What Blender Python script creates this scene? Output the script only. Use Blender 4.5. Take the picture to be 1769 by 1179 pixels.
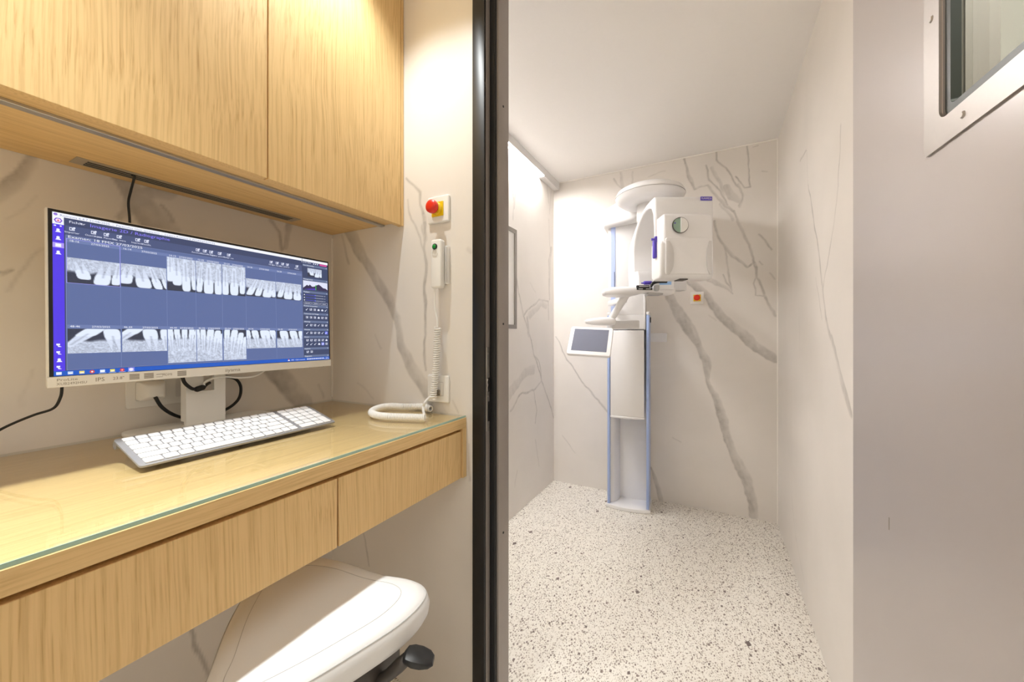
import bpy, bmesh, math, random
import numpy as np
from mathutils import Vector, Matrix
random.seed(7); np.random.seed(7)
for _o in list(bpy.data.objects): bpy.data.objects.remove(_o, do_unlink=True)
scn = bpy.context.scene
COL = scn.collection

# ------------------------------------------------------------------ camera, exposure, world, lights
CH = 1.2                                   # camera height
YAW = math.atan(350.5/655.0); SY = math.sin(YAW); CY = math.cos(YAW); FP = 655.0
cam = bpy.data.cameras.new('camera'); camo = bpy.data.objects.new('camera', cam); COL.objects.link(camo)
camo.location = (0, 0, CH); camo.rotation_euler = (math.pi/2, 0, YAW)
cam.sensor_width = 36; cam.sensor_fit = 'HORIZONTAL'; cam.lens = FP/1769*36; cam.shift_y = -9.5/1769; cam.clip_start = .01
scn.camera = camo
scn.cycles.max_bounces = 14; scn.cycles.diffuse_bounces = 8; scn.cycles.transparent_max_bounces = 16
vs = scn.view_settings
vs.view_transform = 'Standard'; vs.look = 'None'; vs.gamma = 1; vs.exposure = 0.0; vs.use_curve_mapping = False
w = bpy.data.worlds.new('world'); scn.world = w; w.use_nodes = True
w.node_tree.nodes['Background'].inputs[0].default_value = (1, .96, .9, 1); w.node_tree.nodes['Background'].inputs[1].default_value = .3

def spot(x, y, z, e, col, size=math.radians(112), blend=.9, r=.02):
    l = bpy.data.lights.new('downlight', 'SPOT'); o = bpy.data.objects.new('downlight', l); COL.objects.link(o)
    o.location = (x, y, z); l.energy = e; l.color = col; l.spot_size = size; l.spot_blend = blend; l.shadow_soft_size = r
    return o
def area(x, y, z, sx, sy, e, col, rot=(0, 0, 0)):
    l = bpy.data.lights.new('added_fill', 'AREA'); o = bpy.data.objects.new('added_fill', l); COL.objects.link(o)
    o.location = (x, y, z); o.rotation_euler = rot; l.shape = 'RECTANGLE'; l.size = sx; l.size_y = sy; l.energy = e; l.color = col
    return o
CEIL = 2.457
WARM = (.94, .98, .98)
spot(-.82, .66, CEIL-.02, 33, WARM)
spot(-.80, -.10, CEIL-.02, 150, WARM, math.radians(76), 1.0)
spot(-.82, -1.0, CEIL-.02, 50, WARM)
area(.25, -.75, CEIL-.015, .9, .9, 7, (1, .95, .9))  # added fill behind the camera, no fixture: softly brightens desk room and door
area(.85, .25, CEIL-.015, .3, .6, 9, (1, .96, .92))  # added unseen lamp: lightens the corridor wall showing through the door glass
LED_STRENGTH = 188.0

# ------------------------------------------------------------------ photograph geometry (pixels of the 1769x1179 frame -> points on known planes)
def ray(px, py):
    r = (px-884.5)/FP
    return Vector((r*CY-SY, r*SY+CY, (580-py)/FP))
O3 = Vector((0, 0, CH))
def onX(px, py, X): v = ray(px, py); return O3+v*(X/v.x)
def onY(px, py, Y): v = ray(px, py); return O3+v*(Y/v.y)
def onZ(px, py, Z): v = ray(px, py); return O3+v*((Z-CH)/v.z)
def onD(px, py, d): return O3+ray(px, py)*d
MC = Matrix(((CY, -SY, 0, 0), (SY, CY, 0, 0), (0, 0, 1, CH), (0, 0, 0, 1)))   # (r, d, z) frame turned by the machine's angle

# ------------------------------------------------------------------ materials
def lin(c):
    c = c/255.0
    return c/12.92 if c <= .04045 else ((c+.055)/1.055)**2.4
def rgb(r, g, b): return (lin(r), lin(g), lin(b), 1)
MATS = {}
def mat(name, col, rough=.5, metal=0, spec=.5, coat=0, emit=None, estr=1, trans=0, noise=0, nscale=60, bump=0):
    if name in MATS: return MATS[name]
    m = bpy.data.materials.new(name); m.use_nodes = True; MATS[name] = m
    nt = m.node_tree; b = nt.nodes['Principled BSDF']
    b.inputs['Base Color'].default_value = col; b.inputs['Roughness'].default_value = rough; b.inputs['Metallic'].default_value = metal
    b.inputs['Specular IOR Level'].default_value = spec; b.inputs['Coat Weight'].default_value = coat; b.inputs['Transmission Weight'].default_value = trans
    if emit: b.inputs['Emission Color'].default_value = emit; b.inputs['Emission Strength'].default_value = estr
    if noise or bump:
        tc = nt.nodes.new('ShaderNodeTexCoord'); n = nt.nodes.new('ShaderNodeTexNoise'); n.inputs['Scale'].default_value = nscale; n.inputs['Detail'].default_value = 4
        nt.links.new(tc.outputs['Object'], n.inputs['Vector'])
        if noise:
            mx = nt.nodes.new('ShaderNodeMix'); mx.data_type = 'RGBA'
            mx.inputs[6].default_value = tuple(c*(1-noise) for c in col[:3])+(1,); mx.inputs[7].default_value = tuple(min(1, c*(1+noise)) for c in col[:3])+(1,)
            nt.links.new(n.outputs['Fac'], mx.inputs[0]); nt.links.new(mx.outputs[2], b.inputs['Base Color'])
        if bump:
            bp = nt.nodes.new('ShaderNodeBump'); bp.inputs['Strength'].default_value = bump; bp.inputs['Distance'].default_value = .002
            nt.links.new(n.outputs['Fac'], bp.inputs['Height']); nt.links.new(bp.outputs['Normal'], b.inputs['Normal'])
    return m

def wood(name, grain, base=(222, 190, 136), dark=(184, 140, 80), pore=.45, wave=1.0, rough=.45):
    m = bpy.data.materials.new(name); m.use_nodes = True; nt = m.node_tree; L = nt.links.new
    b = nt.nodes['Principled BSDF']; b.inputs['Roughness'].default_value = rough; b.inputs['Specular IOR Level'].default_value = .35
    tc = nt.nodes.new('ShaderNodeTexCoord')
    def mp(al, ac):
        n = nt.nodes.new('ShaderNodeMapping'); s = [ac, ac, ac]; s['XYZ'.index(grain)] = al
        n.inputs['Scale'].default_value = s; L(tc.outputs['Object'], n.inputs['Vector']); return n
    def ns(v, sc, det, dist=0):
        n = nt.nodes.new('ShaderNodeTexNoise'); n.inputs['Scale'].default_value = sc; n.inputs['Detail'].default_value = det; n.inputs['Distortion'].default_value = dist
        L(v, n.inputs['Vector']); return n
    def ramp(v, p0, c0, p1, c1):
        n = nt.nodes.new('ShaderNodeValToRGB'); e = n.color_ramp.elements
        e[0].position = p0; e[0].color = c0; e[1].position = p1; e[1].color = c1; L(v, n.inputs['Fac']); return n
    # slow wander of the grain so the lines are not ruler straight
    big = ns(mp(1.6, 3).outputs[0], 1.0, 2)
    addv = nt.nodes.new('ShaderNodeVectorMath'); addv.operation = 'MULTIPLY_ADD'
    L(big.outputs['Color'], addv.inputs[0]); k = .05*wave; addv.inputs[1].default_value = (k, k, k); L(tc.outputs['Object'], addv.inputs[2])
    def mp2(al, ac):
        n = nt.nodes.new('ShaderNodeMapping'); s = [ac, ac, ac]; s['XYZ'.index(grain)] = al
        n.inputs['Scale'].default_value = s; L(addv.outputs[0], n.inputs['Vector']); return n
    rings = ns(mp2(1.5, 240).outputs[0], 1.0, 3)
    r1 = ramp(rings.outputs['Fac'], .34, (0, 0, 0, 1), .56, (1, 1, 1, 1))
    pores = ns(mp2(12, 480).outputs[0], 1.0, 2)
    r2 = ramp(pores.outputs['Fac'], .54, (0, 0, 0, 1), .66, (1, 1, 1, 1))
    tone = ns(mp(1.2, 6).outputs[0], 1.0, 2)
    B = rgb(*base); D = rgb(*dark)
    mix1 = nt.nodes.new('ShaderNodeMix'); mix1.data_type = 'RGBA'
    mix1.inputs[6].default_value = tuple(B[i]*.76+D[i]*.24 for i in range(3))+(1,); mix1.inputs[7].default_value = tuple(min(1, c*1.08) for c in B[:3])+(1,)
    L(r1.outputs['Color'], mix1.inputs[0])
    mul = nt.nodes.new('ShaderNodeMath'); mul.operation = 'MULTIPLY'
    inv = nt.nodes.new('ShaderNodeMath'); inv.operation = 'SUBTRACT'; inv.inputs[0].default_value = 1.25; L(r1.outputs['Color'], inv.inputs[1])
    L(r2.outputs['Color'], mul.inputs[0]); L(inv.outputs[0], mul.inputs[1])
    mul2 = nt.nodes.new('ShaderNodeMath'); mul2.operation = 'MULTIPLY'; mul2.inputs[1].default_value = pore; mul2.use_clamp = True; L(mul.outputs[0], mul2.inputs[0])
    mix2 = nt.nodes.new('ShaderNodeMix'); mix2.data_type = 'RGBA'; L(mix1.outputs[2], mix2.inputs[6]); mix2.inputs[7].default_value = D; L(mul2.outputs[0], mix2.inputs[0])
    mix3 = nt.nodes.new('ShaderNodeMix'); mix3.data_type = 'RGBA'; mix3.blend_type = 'MULTIPLY'; mix3.inputs[0].default_value = .5
    r3 = ramp(tone.outputs['Fac'], .3, (.94, .92, .89, 1), .7, (1, 1, 1, 1)); L(mix2.outputs[2], mix3.inputs[6]); L(r3.outputs['Color'], mix3.inputs[7])
    L(mix3.outputs[2], b.inputs['Base Color'])
    bp = nt.nodes.new('ShaderNodeBump'); bp.inputs['Strength'].default_value = .12; bp.inputs['Distance'].default_value = .001; bp.invert = True
    L(mul2.outputs[0], bp.inputs['Height']); L(bp.outputs['Normal'], b.inputs['Normal'])
    return m

def marble(name, base=(233, 228, 222), vein=(150, 145, 139)):
    m = bpy.data.materials.new(name); m.use_nodes = True; nt = m.node_tree; L = nt.links.new
    b = nt.nodes['Principled BSDF']; b.inputs['Roughness'].default_value = .38; b.inputs['Specular IOR Level'].default_value = .4
    tc = nt.nodes.new('ShaderNodeTexCoord')
    n = nt.nodes.new('ShaderNodeTexNoise'); n.inputs['Scale'].default_value = 3.5; n.inputs['Detail'].default_value = 6; L(tc.outputs['Object'], n.inputs['Vector'])
    cl = nt.nodes.new('ShaderNodeValToRGB'); cl.color_ramp.elements[0].position = .3; cl.color_ramp.elements[1].position = .65
    bb = rgb(*base); cl.color_ramp.elements[0].color = tuple(c*.95 for c in bb[:3])+(1,); cl.color_ramp.elements[1].color = bb
    L(n.outputs['Fac'], cl.inputs['Fac'])
    at = nt.nodes.new('ShaderNodeAttribute'); at.attribute_name = 'vein'
    n2 = nt.nodes.new('ShaderNodeTexNoise'); n2.inputs['Scale'].default_value = 38; n2.inputs['Detail'].default_value = 5; L(tc.outputs['Object'], n2.inputs['Vector'])
    r2 = nt.nodes.new('ShaderNodeMapRange'); r2.inputs[1].default_value = .3; r2.inputs[2].default_value = .7; r2.inputs[3].default_value = .72; r2.inputs[4].default_value = 1.1
    L(n2.outputs['Fac'], r2.inputs[0])
    mu = nt.nodes.new('ShaderNodeMath'); mu.operation = 'MULTIPLY'; mu.use_clamp = True; L(at.outputs['Fac'], mu.inputs[0]); L(r2.outputs[0], mu.inputs[1])
    mx = nt.nodes.new('ShaderNodeMix'); mx.data_type = 'RGBA'; L(mu.outputs[0], mx.inputs[0]); L(cl.outputs['Color'], mx.inputs[6]); mx.inputs[7].default_value = rgb(*vein)
    L(mx.outputs[2], b.inputs['Base Color'])
    return m

def terrazzo():
    m = bpy.data.materials.new('terrazzo'); m.use_nodes = True; nt = m.node_tree; L = nt.links.new
    b = nt.nodes['Principled BSDF']; b.inputs['Roughness'].default_value = .42; b.inputs['Specular IOR Level'].default_value = .35
    tc = nt.nodes.new('ShaderNodeTexCoord')
    base = rgb(234, 230, 221)
    prev = None
    def chips(scale, rmin, frac, cols, rot, prev):
        mp = nt.nodes.new('ShaderNodeMapping'); mp.inputs['Rotation'].default_value = (0, 0, rot); mp.inputs['Scale'].default_value = (1.25, .8, 1); L(tc.outputs['Object'], mp.inputs['Vector'])
        v = nt.nodes.new('ShaderNodeTexVoronoi'); v.inputs['Scale'].default_value = scale; v.voronoi_dimensions = '2D'; v.distance = 'MINKOWSKI' if False else 'MANHATTAN'; L(mp.outputs[0], v.inputs['Vector'])
        sep = nt.nodes.new('ShaderNodeSeparateColor'); L(v.outputs['Color'], sep.inputs[0])
        gt = nt.nodes.new('ShaderNodeMath'); gt.operation = 'LESS_THAN'; gt.inputs[1].default_value = frac; L(sep.outputs[0], gt.inputs[0])
        rr = nt.nodes.new('ShaderNodeMapRange'); rr.inputs[3].default_value = rmin*.45; rr.inputs[4].default_value = rmin*1.2; L(sep.outputs[1], rr.inputs[0])
        lt = nt.nodes.new('ShaderNodeMath'); lt.operation = 'LESS_THAN'; L(v.outputs['Distance'], lt.inputs[0]); L(rr.outputs[0], lt.inputs[1])
        mu = nt.nodes.new('ShaderNodeMath'); mu.operation = 'MULTIPLY'; L(gt.outputs[0], mu.inputs[0]); L(lt.outputs[0], mu.inputs[1])
        cr = nt.nodes.new('ShaderNodeValToRGB'); cr.color_ramp.interpolation = 'CONSTANT'
        e = cr.color_ramp.elements; e[0].position = 0; e[0].color = rgb(*cols[0]); e[1].position = .4; e[1].color = rgb(*cols[1]); e3 = e.new(.75); e3.color = rgb(*cols[2])
        L(sep.outputs[2], cr.inputs['Fac'])
        mx = nt.nodes.new('ShaderNodeMix'); mx.data_type = 'RGBA'; L(mu.outputs[0], mx.inputs[0]); L(cr.outputs['Color'], mx.inputs[7])
        if prev is None: mx.inputs[6].default_value = base
        else: L(prev, mx.inputs[6])
        return mx.outputs[2]
    p = chips(210, .55, .5, ((206, 198, 186), (236, 232, 224), (190, 182, 170)), .3, None)
    p = chips(120, .42, .42, ((168, 158, 147), (190, 182, 171), (148, 138, 128)), 1.1, p)
    p = chips(88, .40, .26, ((150, 139, 130), (172, 162, 152), (134, 123, 116)), 2.0, p)
    p = chips(56, .36, .09, ((136, 124, 116), (158, 148, 139), (120, 109, 103)), .7, p)
    p = chips(7, .10, .22, ((110, 98, 95), (122, 110, 105), (114, 103, 97)), .2, p)
    L(p, b.inputs['Base Color'])
    return m

def thin_glass(name, tint, ior=1.5, rough=0):
    m = bpy.data.materials.new(name); m.use_nodes = True; nt = m.node_tree; L = nt.links.new; MATS[name] = m
    nt.nodes.remove(nt.nodes['Principled BSDF']); out = nt.nodes['Material Output']
    t = nt.nodes.new('ShaderNodeBsdfTransparent'); t.inputs[0].default_value = tint
    g = nt.nodes.new('ShaderNodeBsdfGlossy'); g.inputs['Roughness'].default_value = rough
    lw = nt.nodes.new('ShaderNodeLayerWeight'); lw.inputs[0].default_value = .5
    pw = nt.nodes.new('ShaderNodeMath'); pw.operation = 'POWER'; L(lw.outputs['Facing'], pw.inputs[0]); pw.inputs[1].default_value = 5
    f = nt.nodes.new('ShaderNodeMath'); f.operation = 'MULTIPLY_ADD'; L(pw.outputs[0], f.inputs[0]); f.inputs[1].default_value = .8; f.inputs[2].default_value = .03
    mx = nt.nodes.new('ShaderNodeMixShader'); L(f.outputs[0], mx.inputs[0]); L(t.outputs[0], mx.inputs[1]); L(g.outputs[0], mx.inputs[2]); L(mx.outputs[0], out.inputs[0])
    return m

M_oakZ = wood('oak_vertical_grain', 'Z'); M_oakY = wood('oak_long_grain', 'Y', pore=.25, dark=(190, 146, 84))
M_marble = marble('veined_marble'); M_terr = terrazzo()
M_plaster = mat('white_plaster', rgb(243, 241, 239), .8, noise=.01)
M_roomw = mat('white_paint', rgb(224, 222, 216), .8, noise=.01)
M_white = mat('white_plastic', rgb(240, 239, 236), .35, noise=.005)
M_mach = mat('machine_white', rgb(236, 235, 235), .3, coat=.2, noise=.004)
M_machg = mat('machine_light_grey', rgb(214, 212, 211), .4, noise=.005)
M_blue = mat('pale_blue_plastic', rgb(164, 184, 230), .35, noise=.01)
M_purple = mat('purple_plastic', rgb(84, 66, 178), .4, noise=.02)
M_black = mat('black_plastic', rgb(28, 27, 27), .45, noise=.05)
M_dark = mat('dark_grey_plastic', rgb(70, 64, 60), .5, noise=.04)
M_cable = mat('black_rubber', rgb(22, 22, 22), .5, noise=.05)
M_frameb = mat('black_steel_paint', rgb(30, 28, 27), .38, spec=.4, noise=.08, nscale=120)
M_frameg = mat('brushed_grey_steel', rgb(150, 142, 136), .45, metal=.25, noise=.06, nscale=300)
M_gasket = mat('black_gasket', rgb(14, 14, 15), .6, noise=.05)
M_steel = mat('brushed_steel', rgb(176, 170, 165), .36, metal=.8, noise=.03, nscale=200)
M_alu = mat('aluminium', rgb(190, 190, 190), .4, metal=.8, noise=.03, nscale=150)
M_ventd = mat('vent_dark', rgb(26, 23, 21), .6, noise=.05)
M_vent = mat('vent_bronze_grey', rgb(176, 164, 148), .45, metal=.3, noise=.04)
M_door = mat('grey_satin_door', rgb(190, 184, 183), .28, metal=.4, noise=.02, nscale=8)
M_kb = mat('keyboard_silver', rgb(150, 149, 151), .4, metal=.3, noise=.02)
M_key = mat('white_key', rgb(226, 225, 225), .4, noise=.003)
M_print = mat('grey_print', rgb(150, 143, 134), .6, noise=.02)
M_printd = mat('dark_print', rgb(90, 86, 84), .6, noise=.02)
M_red = mat('red_plastic', rgb(226, 44, 16), .35, noise=.03)
M_yellow = mat('yellow_plastic', rgb(238, 200, 10), .4, noise=.03)
M_green = mat('green_button', rgb(20, 150, 60), .3, noise=.04)
M_leather = mat('white_leather', rgb(232, 231, 230), .42, noise=.01, bump=.05, nscale=500)
M_seam = mat('grey_stitching', rgb(182, 180, 178), .7, noise=.05)
M_screenoff = mat('tablet_glass', rgb(112, 116, 132), .12, coat=.5, noise=.02)
M_lblue = mat('light_blue_panel', rgb(150, 190, 236), .3, noise=.02)
M_knobg = mat('translucent_green_plastic', rgb(150, 178, 160), .25, noise=.05)
M_glassedge = mat('green_glass_edge', rgb(170, 200, 186), .15, trans=0, noise=.02)
M_glass = thin_glass('clear_glass', (.97, .985, .975, 1)); M_wglass = thin_glass('window_glass', (.9, .93, .9, 1))
M_clear = thin_glass('clear_plastic', (.9, .9, .9, 1))
M_led = mat('led_diffuser', rgb(255, 255, 255), .5, emit=(1, .975, .958, 1), estr=LED_STRENGTH)

# ------------------------------------------------------------------ object helpers
ORG = {}
def put(o, parent):
    COL.objects.link(o)
    if parent is not None: o.parent = parent
    return o
def thing(name, label=None, cat=None, loc=(0, 0, 0), group=None, kind=None, rotz=0):
    o = bpy.data.objects.new(name, None); COL.objects.link(o); o.location = loc; o.rotation_euler = (0, 0, rotz); o.empty_display_size = .05
    ORG[o] = Vector(loc)
    tag(o, label, cat, group, kind); return o
def tag(o, label=None, cat=None, group=None, kind=None):
    for k, v in (('label', label), ('category', cat), ('group', group), ('kind', kind)):
        if v: o[k] = v
    return o
def obj(name, bm, m, parent=None, smooth=40, local=False, label=None):
    """bm holds world coordinates (or the parent's own when local); the mesh is stored relative to the thing's base"""
    if parent is not None and not local:
        bmesh.ops.translate(bm, verts=bm.verts, vec=-ORG[parent])
    me = bpy.data.meshes.new(name)
    bmesh.ops.recalc_face_normals(bm, faces=bm.faces)
    bm.to_mesh(me); bm.free()
    for mm in (m if isinstance(m, (list, tuple)) else [m]): me.materials.append(mm)
    if smooth:
        me.polygons.foreach_set('use_smooth', [True]*len(me.polygons)); me.set_sharp_from_angle(angle=math.radians(smooth))
    o = bpy.data.objects.new(name, me); put(o, parent)
    ORG[o] = ORG[parent] if parent is not None else Vector((0, 0, 0))
    if label: o['label'] = label
    return o
def NB(): return bmesh.new()
def newgeom(bm, fn, M=None):
    n0 = set(bm.verts); fn()
    vs_ = [v for v in bm.verts if v not in n0]
    if M is not None: bmesh.ops.transform(bm, matrix=M, verts=vs_)
    return vs_
def box(bm, a, b, bev=0, seg=2, M=None):
    x0, x1 = sorted((a[0], b[0])); y0, y1 = sorted((a[1], b[1])); z0, z1 = sorted((a[2], b[2]))
    t = bmesh.new()
    v = [t.verts.new(p) for p in ((x0, y0, z0), (x1, y0, z0), (x1, y1, z0), (x0, y1, z0), (x0, y0, z1), (x1, y0, z1), (x1, y1, z1), (x0, y1, z1))]
    for f in ((3, 2, 1, 0), (4, 5, 6, 7), (0, 1, 5, 4), (1, 2, 6, 5), (2, 3, 7, 6), (3, 0, 4, 7)): t.faces.new([v[i] for i in f])
    if bev: bmesh.ops.bevel(t, geom=list(t.edges), offset=bev, segments=seg, profile=.5, affect='EDGES')
    merge(bm, t, M)
def merge(bm, t, M=None):
    if M is not None: bmesh.ops.transform(t, matrix=M, verts=t.verts)
    mp = {v: bm.verts.new(v.co) for v in t.verts}
    for f in t.faces: 
        nf = bm.faces.new([mp[v] for v in f.verts]); nf.material_index = f.material_index
    t.free()
def prism(bm, poly, ax, a0, a1, bev=0, seg=2, M=None):
    """poly (u,v) extruded along axis ax (0:x -> (y,z), 1:y -> (x,z), 2:z -> (x,y))"""
    t = bmesh.new()
    def P(u, v, k): return ((k, u, v), (u, k, v), (u, v, k))[ax]
    A = [t.verts.new(P(u, v, a0)) for u, v in poly]; B = [t.verts.new(P(u, v, a1)) for u, v in poly]
    n = len(poly)
    c0 = t.faces.new(A); c1 = t.faces.new(B[::-1])
    for i in range(n): t.faces.new((A[i], B[i], B[(i+1) % n], A[(i+1) % n]))
    bmesh.ops.recalc_face_normals(t, faces=t.faces)
    if bev:
        es = set(c0.edges) | set(c1.edges)
        bmesh.ops.bevel(t, geom=list(es), offset=bev, segments=seg, profile=.5, affect='EDGES')
    merge(bm, t, M)
def rrect(x0, y0, x1, y1, r, n=5):
    out = []
    for cx, cy, a in ((x1-r, y1-r, 0), (x0+r, y1-r, 90), (x0+r, y0+r, 180), (x1-r, y0+r, 270)):
        for i in range(n+1):
            t = math.radians(a+90*i/n); out.append((cx+r*math.cos(t), cy+r*math.sin(t)))
    return out
def tube(bm, pts, r, n=10, caps=True, M=None):
    pts = [Vector(p) for p in pts]; rs = r if isinstance(r, (list, tuple)) else [r]*len(pts)
    t = bmesh.new(); rings = []; prev = None
    for i, p in enumerate(pts):
        d = (pts[min(i+1, len(pts)-1)]-pts[max(i-1, 0)]).normalized()
        if prev is None:
            u = d.orthogonal().normalized()
        else:
            u = (prev-d*prev.dot(d)); u = u.normalized() if u.length > 1e-6 else d.orthogonal().normalized()
        prev = u; v = d.cross(u)
        rings.append([t.verts.new(p+(u*math.cos(2*math.pi*k/n)+v*math.sin(2*math.pi*k/n))*rs[i]) for k in range(n)])
    for a, b in zip(rings, rings[1:]):
        for k in range(n): t.faces.new((a[k], a[(k+1) % n], b[(k+1) % n], b[k]))
    if caps: t.faces.new(rings[0][::-1]); t.faces.new(rings[-1])
    merge(bm, t, M)
def spline(pts, n=8):
    P = [Vector(p) for p in pts]; P = [P[0]*2-P[1]]+P+[P[-1]*2-P[-2]]; out = []
    for i in range(1, len(P)-2):
        for k in range(n):
            t = k/n; a, b, c, d = P[i-1:i+3]
            out.append(.5*((2*b)+(c-a)*t+(2*a-5*b+4*c-d)*t*t+(3*b-a-3*c+d)*t**3))
    out.append(P[-2]); return out
def lathe(bm, prof, n=32, M=None):
    t = bmesh.new(); rings = []
    for r, z in prof:
        if r < 1e-5: rings.append([t.verts.new((0, 0, z))])
        else: rings.append([t.verts.new((r*math.cos(2*math.pi*k/n), r*math.sin(2*math.pi*k/n), z)) for k in range(n)])
    for a, b in zip(rings, rings[1:]):
        for k in range(n):
            j = (k+1) % n
            if len(a) == 1 and len(b) == 1: continue
            if len(a) == 1: t.faces.new((a[0], b[j], b[k]))
            elif len(b) == 1: t.faces.new((a[k], a[j], b[0]))
            else: t.faces.new((a[k], a[j], b[j], b[k]))
    merge(bm, t, M)
def loft(bm, rings, M=None, caps=True):
    t = bmesh.new(); R = [[t.verts.new(p) for p in r] for r in rings]; n = len(R[0])
    for a, b in zip(R, R[1:]):
        for k in range(n): t.faces.new((a[k], a[(k+1) % n], b[(k+1) % n], b[k]))
    if caps: t.faces.new(R[0][::-1]); t.faces.new(R[-1])
    merge(bm, t, M)
def frame(o, zdir, xdir=(1, 0, 0)):
    z = Vector(zdir).normalized(); x = Vector(xdir); x = (x-z*x.dot(z)).normalized(); y = z.cross(x)
    m = Matrix((x, y, z)).transposed().to_4x4(); m.translation = Vector(o); return m
def textgeo(s, size, align='LEFT'):
    """lettering as (verts Nx2, faces) in the xy plane"""
    cu = bpy.data.curves.new('lettering', 'FONT'); cu.body = s; cu.size = size; cu.align_x = align; cu.resolution_u = 2
    to = bpy.data.objects.new('lettering', cu); COL.objects.link(to)
    dg = bpy.context.evaluated_depsgraph_get(); me = bpy.data.meshes.new_from_object(to.evaluated_get(dg))
    V = [tuple(v.co[:2]) for v in me.vertices]; F = [tuple(p.vertices) for p in me.polygons]
    bpy.data.objects.remove(to); bpy.data.meshes.remove(me); bpy.data.curves.remove(cu)
    return V, F
def text(bm, s, size, M, align='LEFT', sx=1.0):
    V, F = textgeo(s, size, align); t = bmesh.new(); vv = [t.verts.new((x*sx, y, 0)) for x, y in V]
    for f in F:
        try: t.faces.new([vv[i] for i in f])
        except ValueError: pass
    merge(bm, t, M)

# ------------------------------------------------------------------ marble slabs: a fine grid whose 'vein' value says where the stone is grey
def vnoise(x, y, s, seed):
    rs = np.random.RandomState(seed); g = rs.rand(64, 64)
    X = x*s; Y = y*s; xi = np.floor(X).astype(int); yi = np.floor(Y).astype(int); fx = X-xi; fy = Y-yi
    fx = fx*fx*(3-2*fx); fy = fy*fy*(3-2*fy)
    G = lambda i, j: g[i % 64, j % 64]
    return (G(xi, yi)*(1-fx)+G(xi+1, yi)*fx)*(1-fy)+(G(xi, yi+1)*(1-fx)+G(xi+1, yi+1)*fx)*fy
def slab(name, axis, val, u0, u1, z0, z1, step, veins, label=None, thick=0.02, back=1, seed=1):
    """axis 'X': plane x=val with u=y; axis 'Y': plane y=val with u=x. veins: (pixel polyline, half width m or list, strength)"""
    nu = int((u1-u0)/step)+1; nz = int((z1-z0)/step)+1
    us = np.linspace(u0, u1, nu); zs = np.linspace(z0, z1, nz)
    U, Z = np.meshgrid(us, zs, indexing='ij'); u = U.ravel(); z = Z.ravel()
    du = u+.016*(vnoise(u, z, 14, seed)-.5)+.005*(vnoise(u, z, 45, seed+1)-.5); dz = z+.016*(vnoise(u, z, 14, seed+2)-.5)+.005*(vnoise(u, z, 45, seed+3)-.5)
    vein = np.zeros_like(u)
    rough = .7*vnoise(u, z, 9, seed+5)+.3*vnoise(u, z, 30, seed+6); streak = vnoise(u+z*.35, z*.25-u*.1, 70, seed+7); cloud = vnoise(u, z, 12, seed+8)
    for pts, hw, st in veins:
        q = []
        for p in pts:
            v = (onX(p[0], p[1], val) if axis == 'X' else onY(p[0], p[1], val)); q.append((v.y if axis == 'X' else v.x, v.z))
        hws = hw if isinstance(hw, (list, tuple)) else [hw]*len(q)
        hws = [h_*1.15 if h_ > .012 else h_ for h_ in hws]
        for i in range(len(q)-1):
            ax_, az = q[i]; bx, bz = q[i+1]; vx, vz = bx-ax_, bz-az; L2 = vx*vx+vz*vz+1e-9
            R = max(hws[i], hws[i+1])*1.6+.02
            sel = np.where((u > min(ax_, bx)-R) & (u < max(ax_, bx)+R) & (z > min(az, bz)-R) & (z < max(az, bz)+R))[0]
            if not len(sel): continue
            t = np.clip(((du[sel]-ax_)*vx+(dz[sel]-az)*vz)/L2, 0, 1)
            side = (du[sel]-ax_)*vz-(dz[sel]-az)*vx
            d = np.hypot(du[sel]-ax_-t*vx, dz[sel]-az-t*vz)
            h = (hws[i]+(hws[i+1]-hws[i])*t)*(.75+.5*rough[sel])
            e = np.clip((h-d)/(.004+.16*h)+.5, 0, 1)
            ed = np.clip(1-np.abs(d-h)/(.0035+.05*h), 0, 1)*(h > .009)*.3*(side > 0)
            sn = np.clip(side/np.sqrt(L2)/h, -1, 1)
            body = np.where(h > .007, .62+.22*sn+.30*(streak[sel]-.5)+.34*(cloud[sel]-.5), .55+.7*cloud[sel])
            vein[sel] = np.maximum(vein[sel], st*np.clip(e*body*1.25+ed*e*1.3, 0, 1.25))
    co = np.empty((nu*nz, 3))
    if axis == 'X': co[:, 0] = val; co[:, 1] = u; co[:, 2] = z
    else: co[:, 0] = u; co[:, 1] = val; co[:, 2] = z
    idx = np.arange(nu*nz).reshape(nu, nz)
    q = np.stack([idx[:-1, :-1], idx[1:, :-1], idx[1:, 1:], idx[:-1, 1:]], -1).reshape(-1, 4)
    # a back skin gives the slab its thickness
    off = np.array((thick*back, 0, 0)) if axis == 'X' else np.array((0, thick*back, 0))
    cb = np.array([co[idx[0, 0]], co[idx[-1, 0]], co[idx[-1, -1]], co[idx[0, -1]]])
    n = len(co); allco = np.concatenate([co, cb+off, cb]); qb = np.array([[n, n+1, n+2, n+3]]+[[n+4+i, n+4+(i+1) % 4, n+(i+1) % 4, n+i] for i in range(4)])
    q = np.concatenate([q, qb])
    me = bpy.data.meshes.new(name); me.vertices.add(len(allco)); me.vertices.foreach_set('co', allco.ravel())
    me.loops.add(q.size); me.loops.foreach_set('vertex_index', q.ravel().astype(np.int32))
    me.polygons.add(len(q)); me.polygons.foreach_set('loop_start', np.arange(0, q.size, 4, dtype=np.int32))
    a = me.attributes.new('vein', 'FLOAT', 'POINT'); a.data.foreach_set('value', np.concatenate([vein, np.zeros(8)]).astype(np.float32))
    me.materials.append(M_marble); me.update(calc_edges=True); me.validate()
    o = bpy.data.objects.new(name, me); COL.objects.link(o); o['kind'] = 'structure'
    ORG[o] = Vector((0, 0, 0))
    if label: o['label'] = label; o['category'] = 'wall'
    return o

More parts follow.
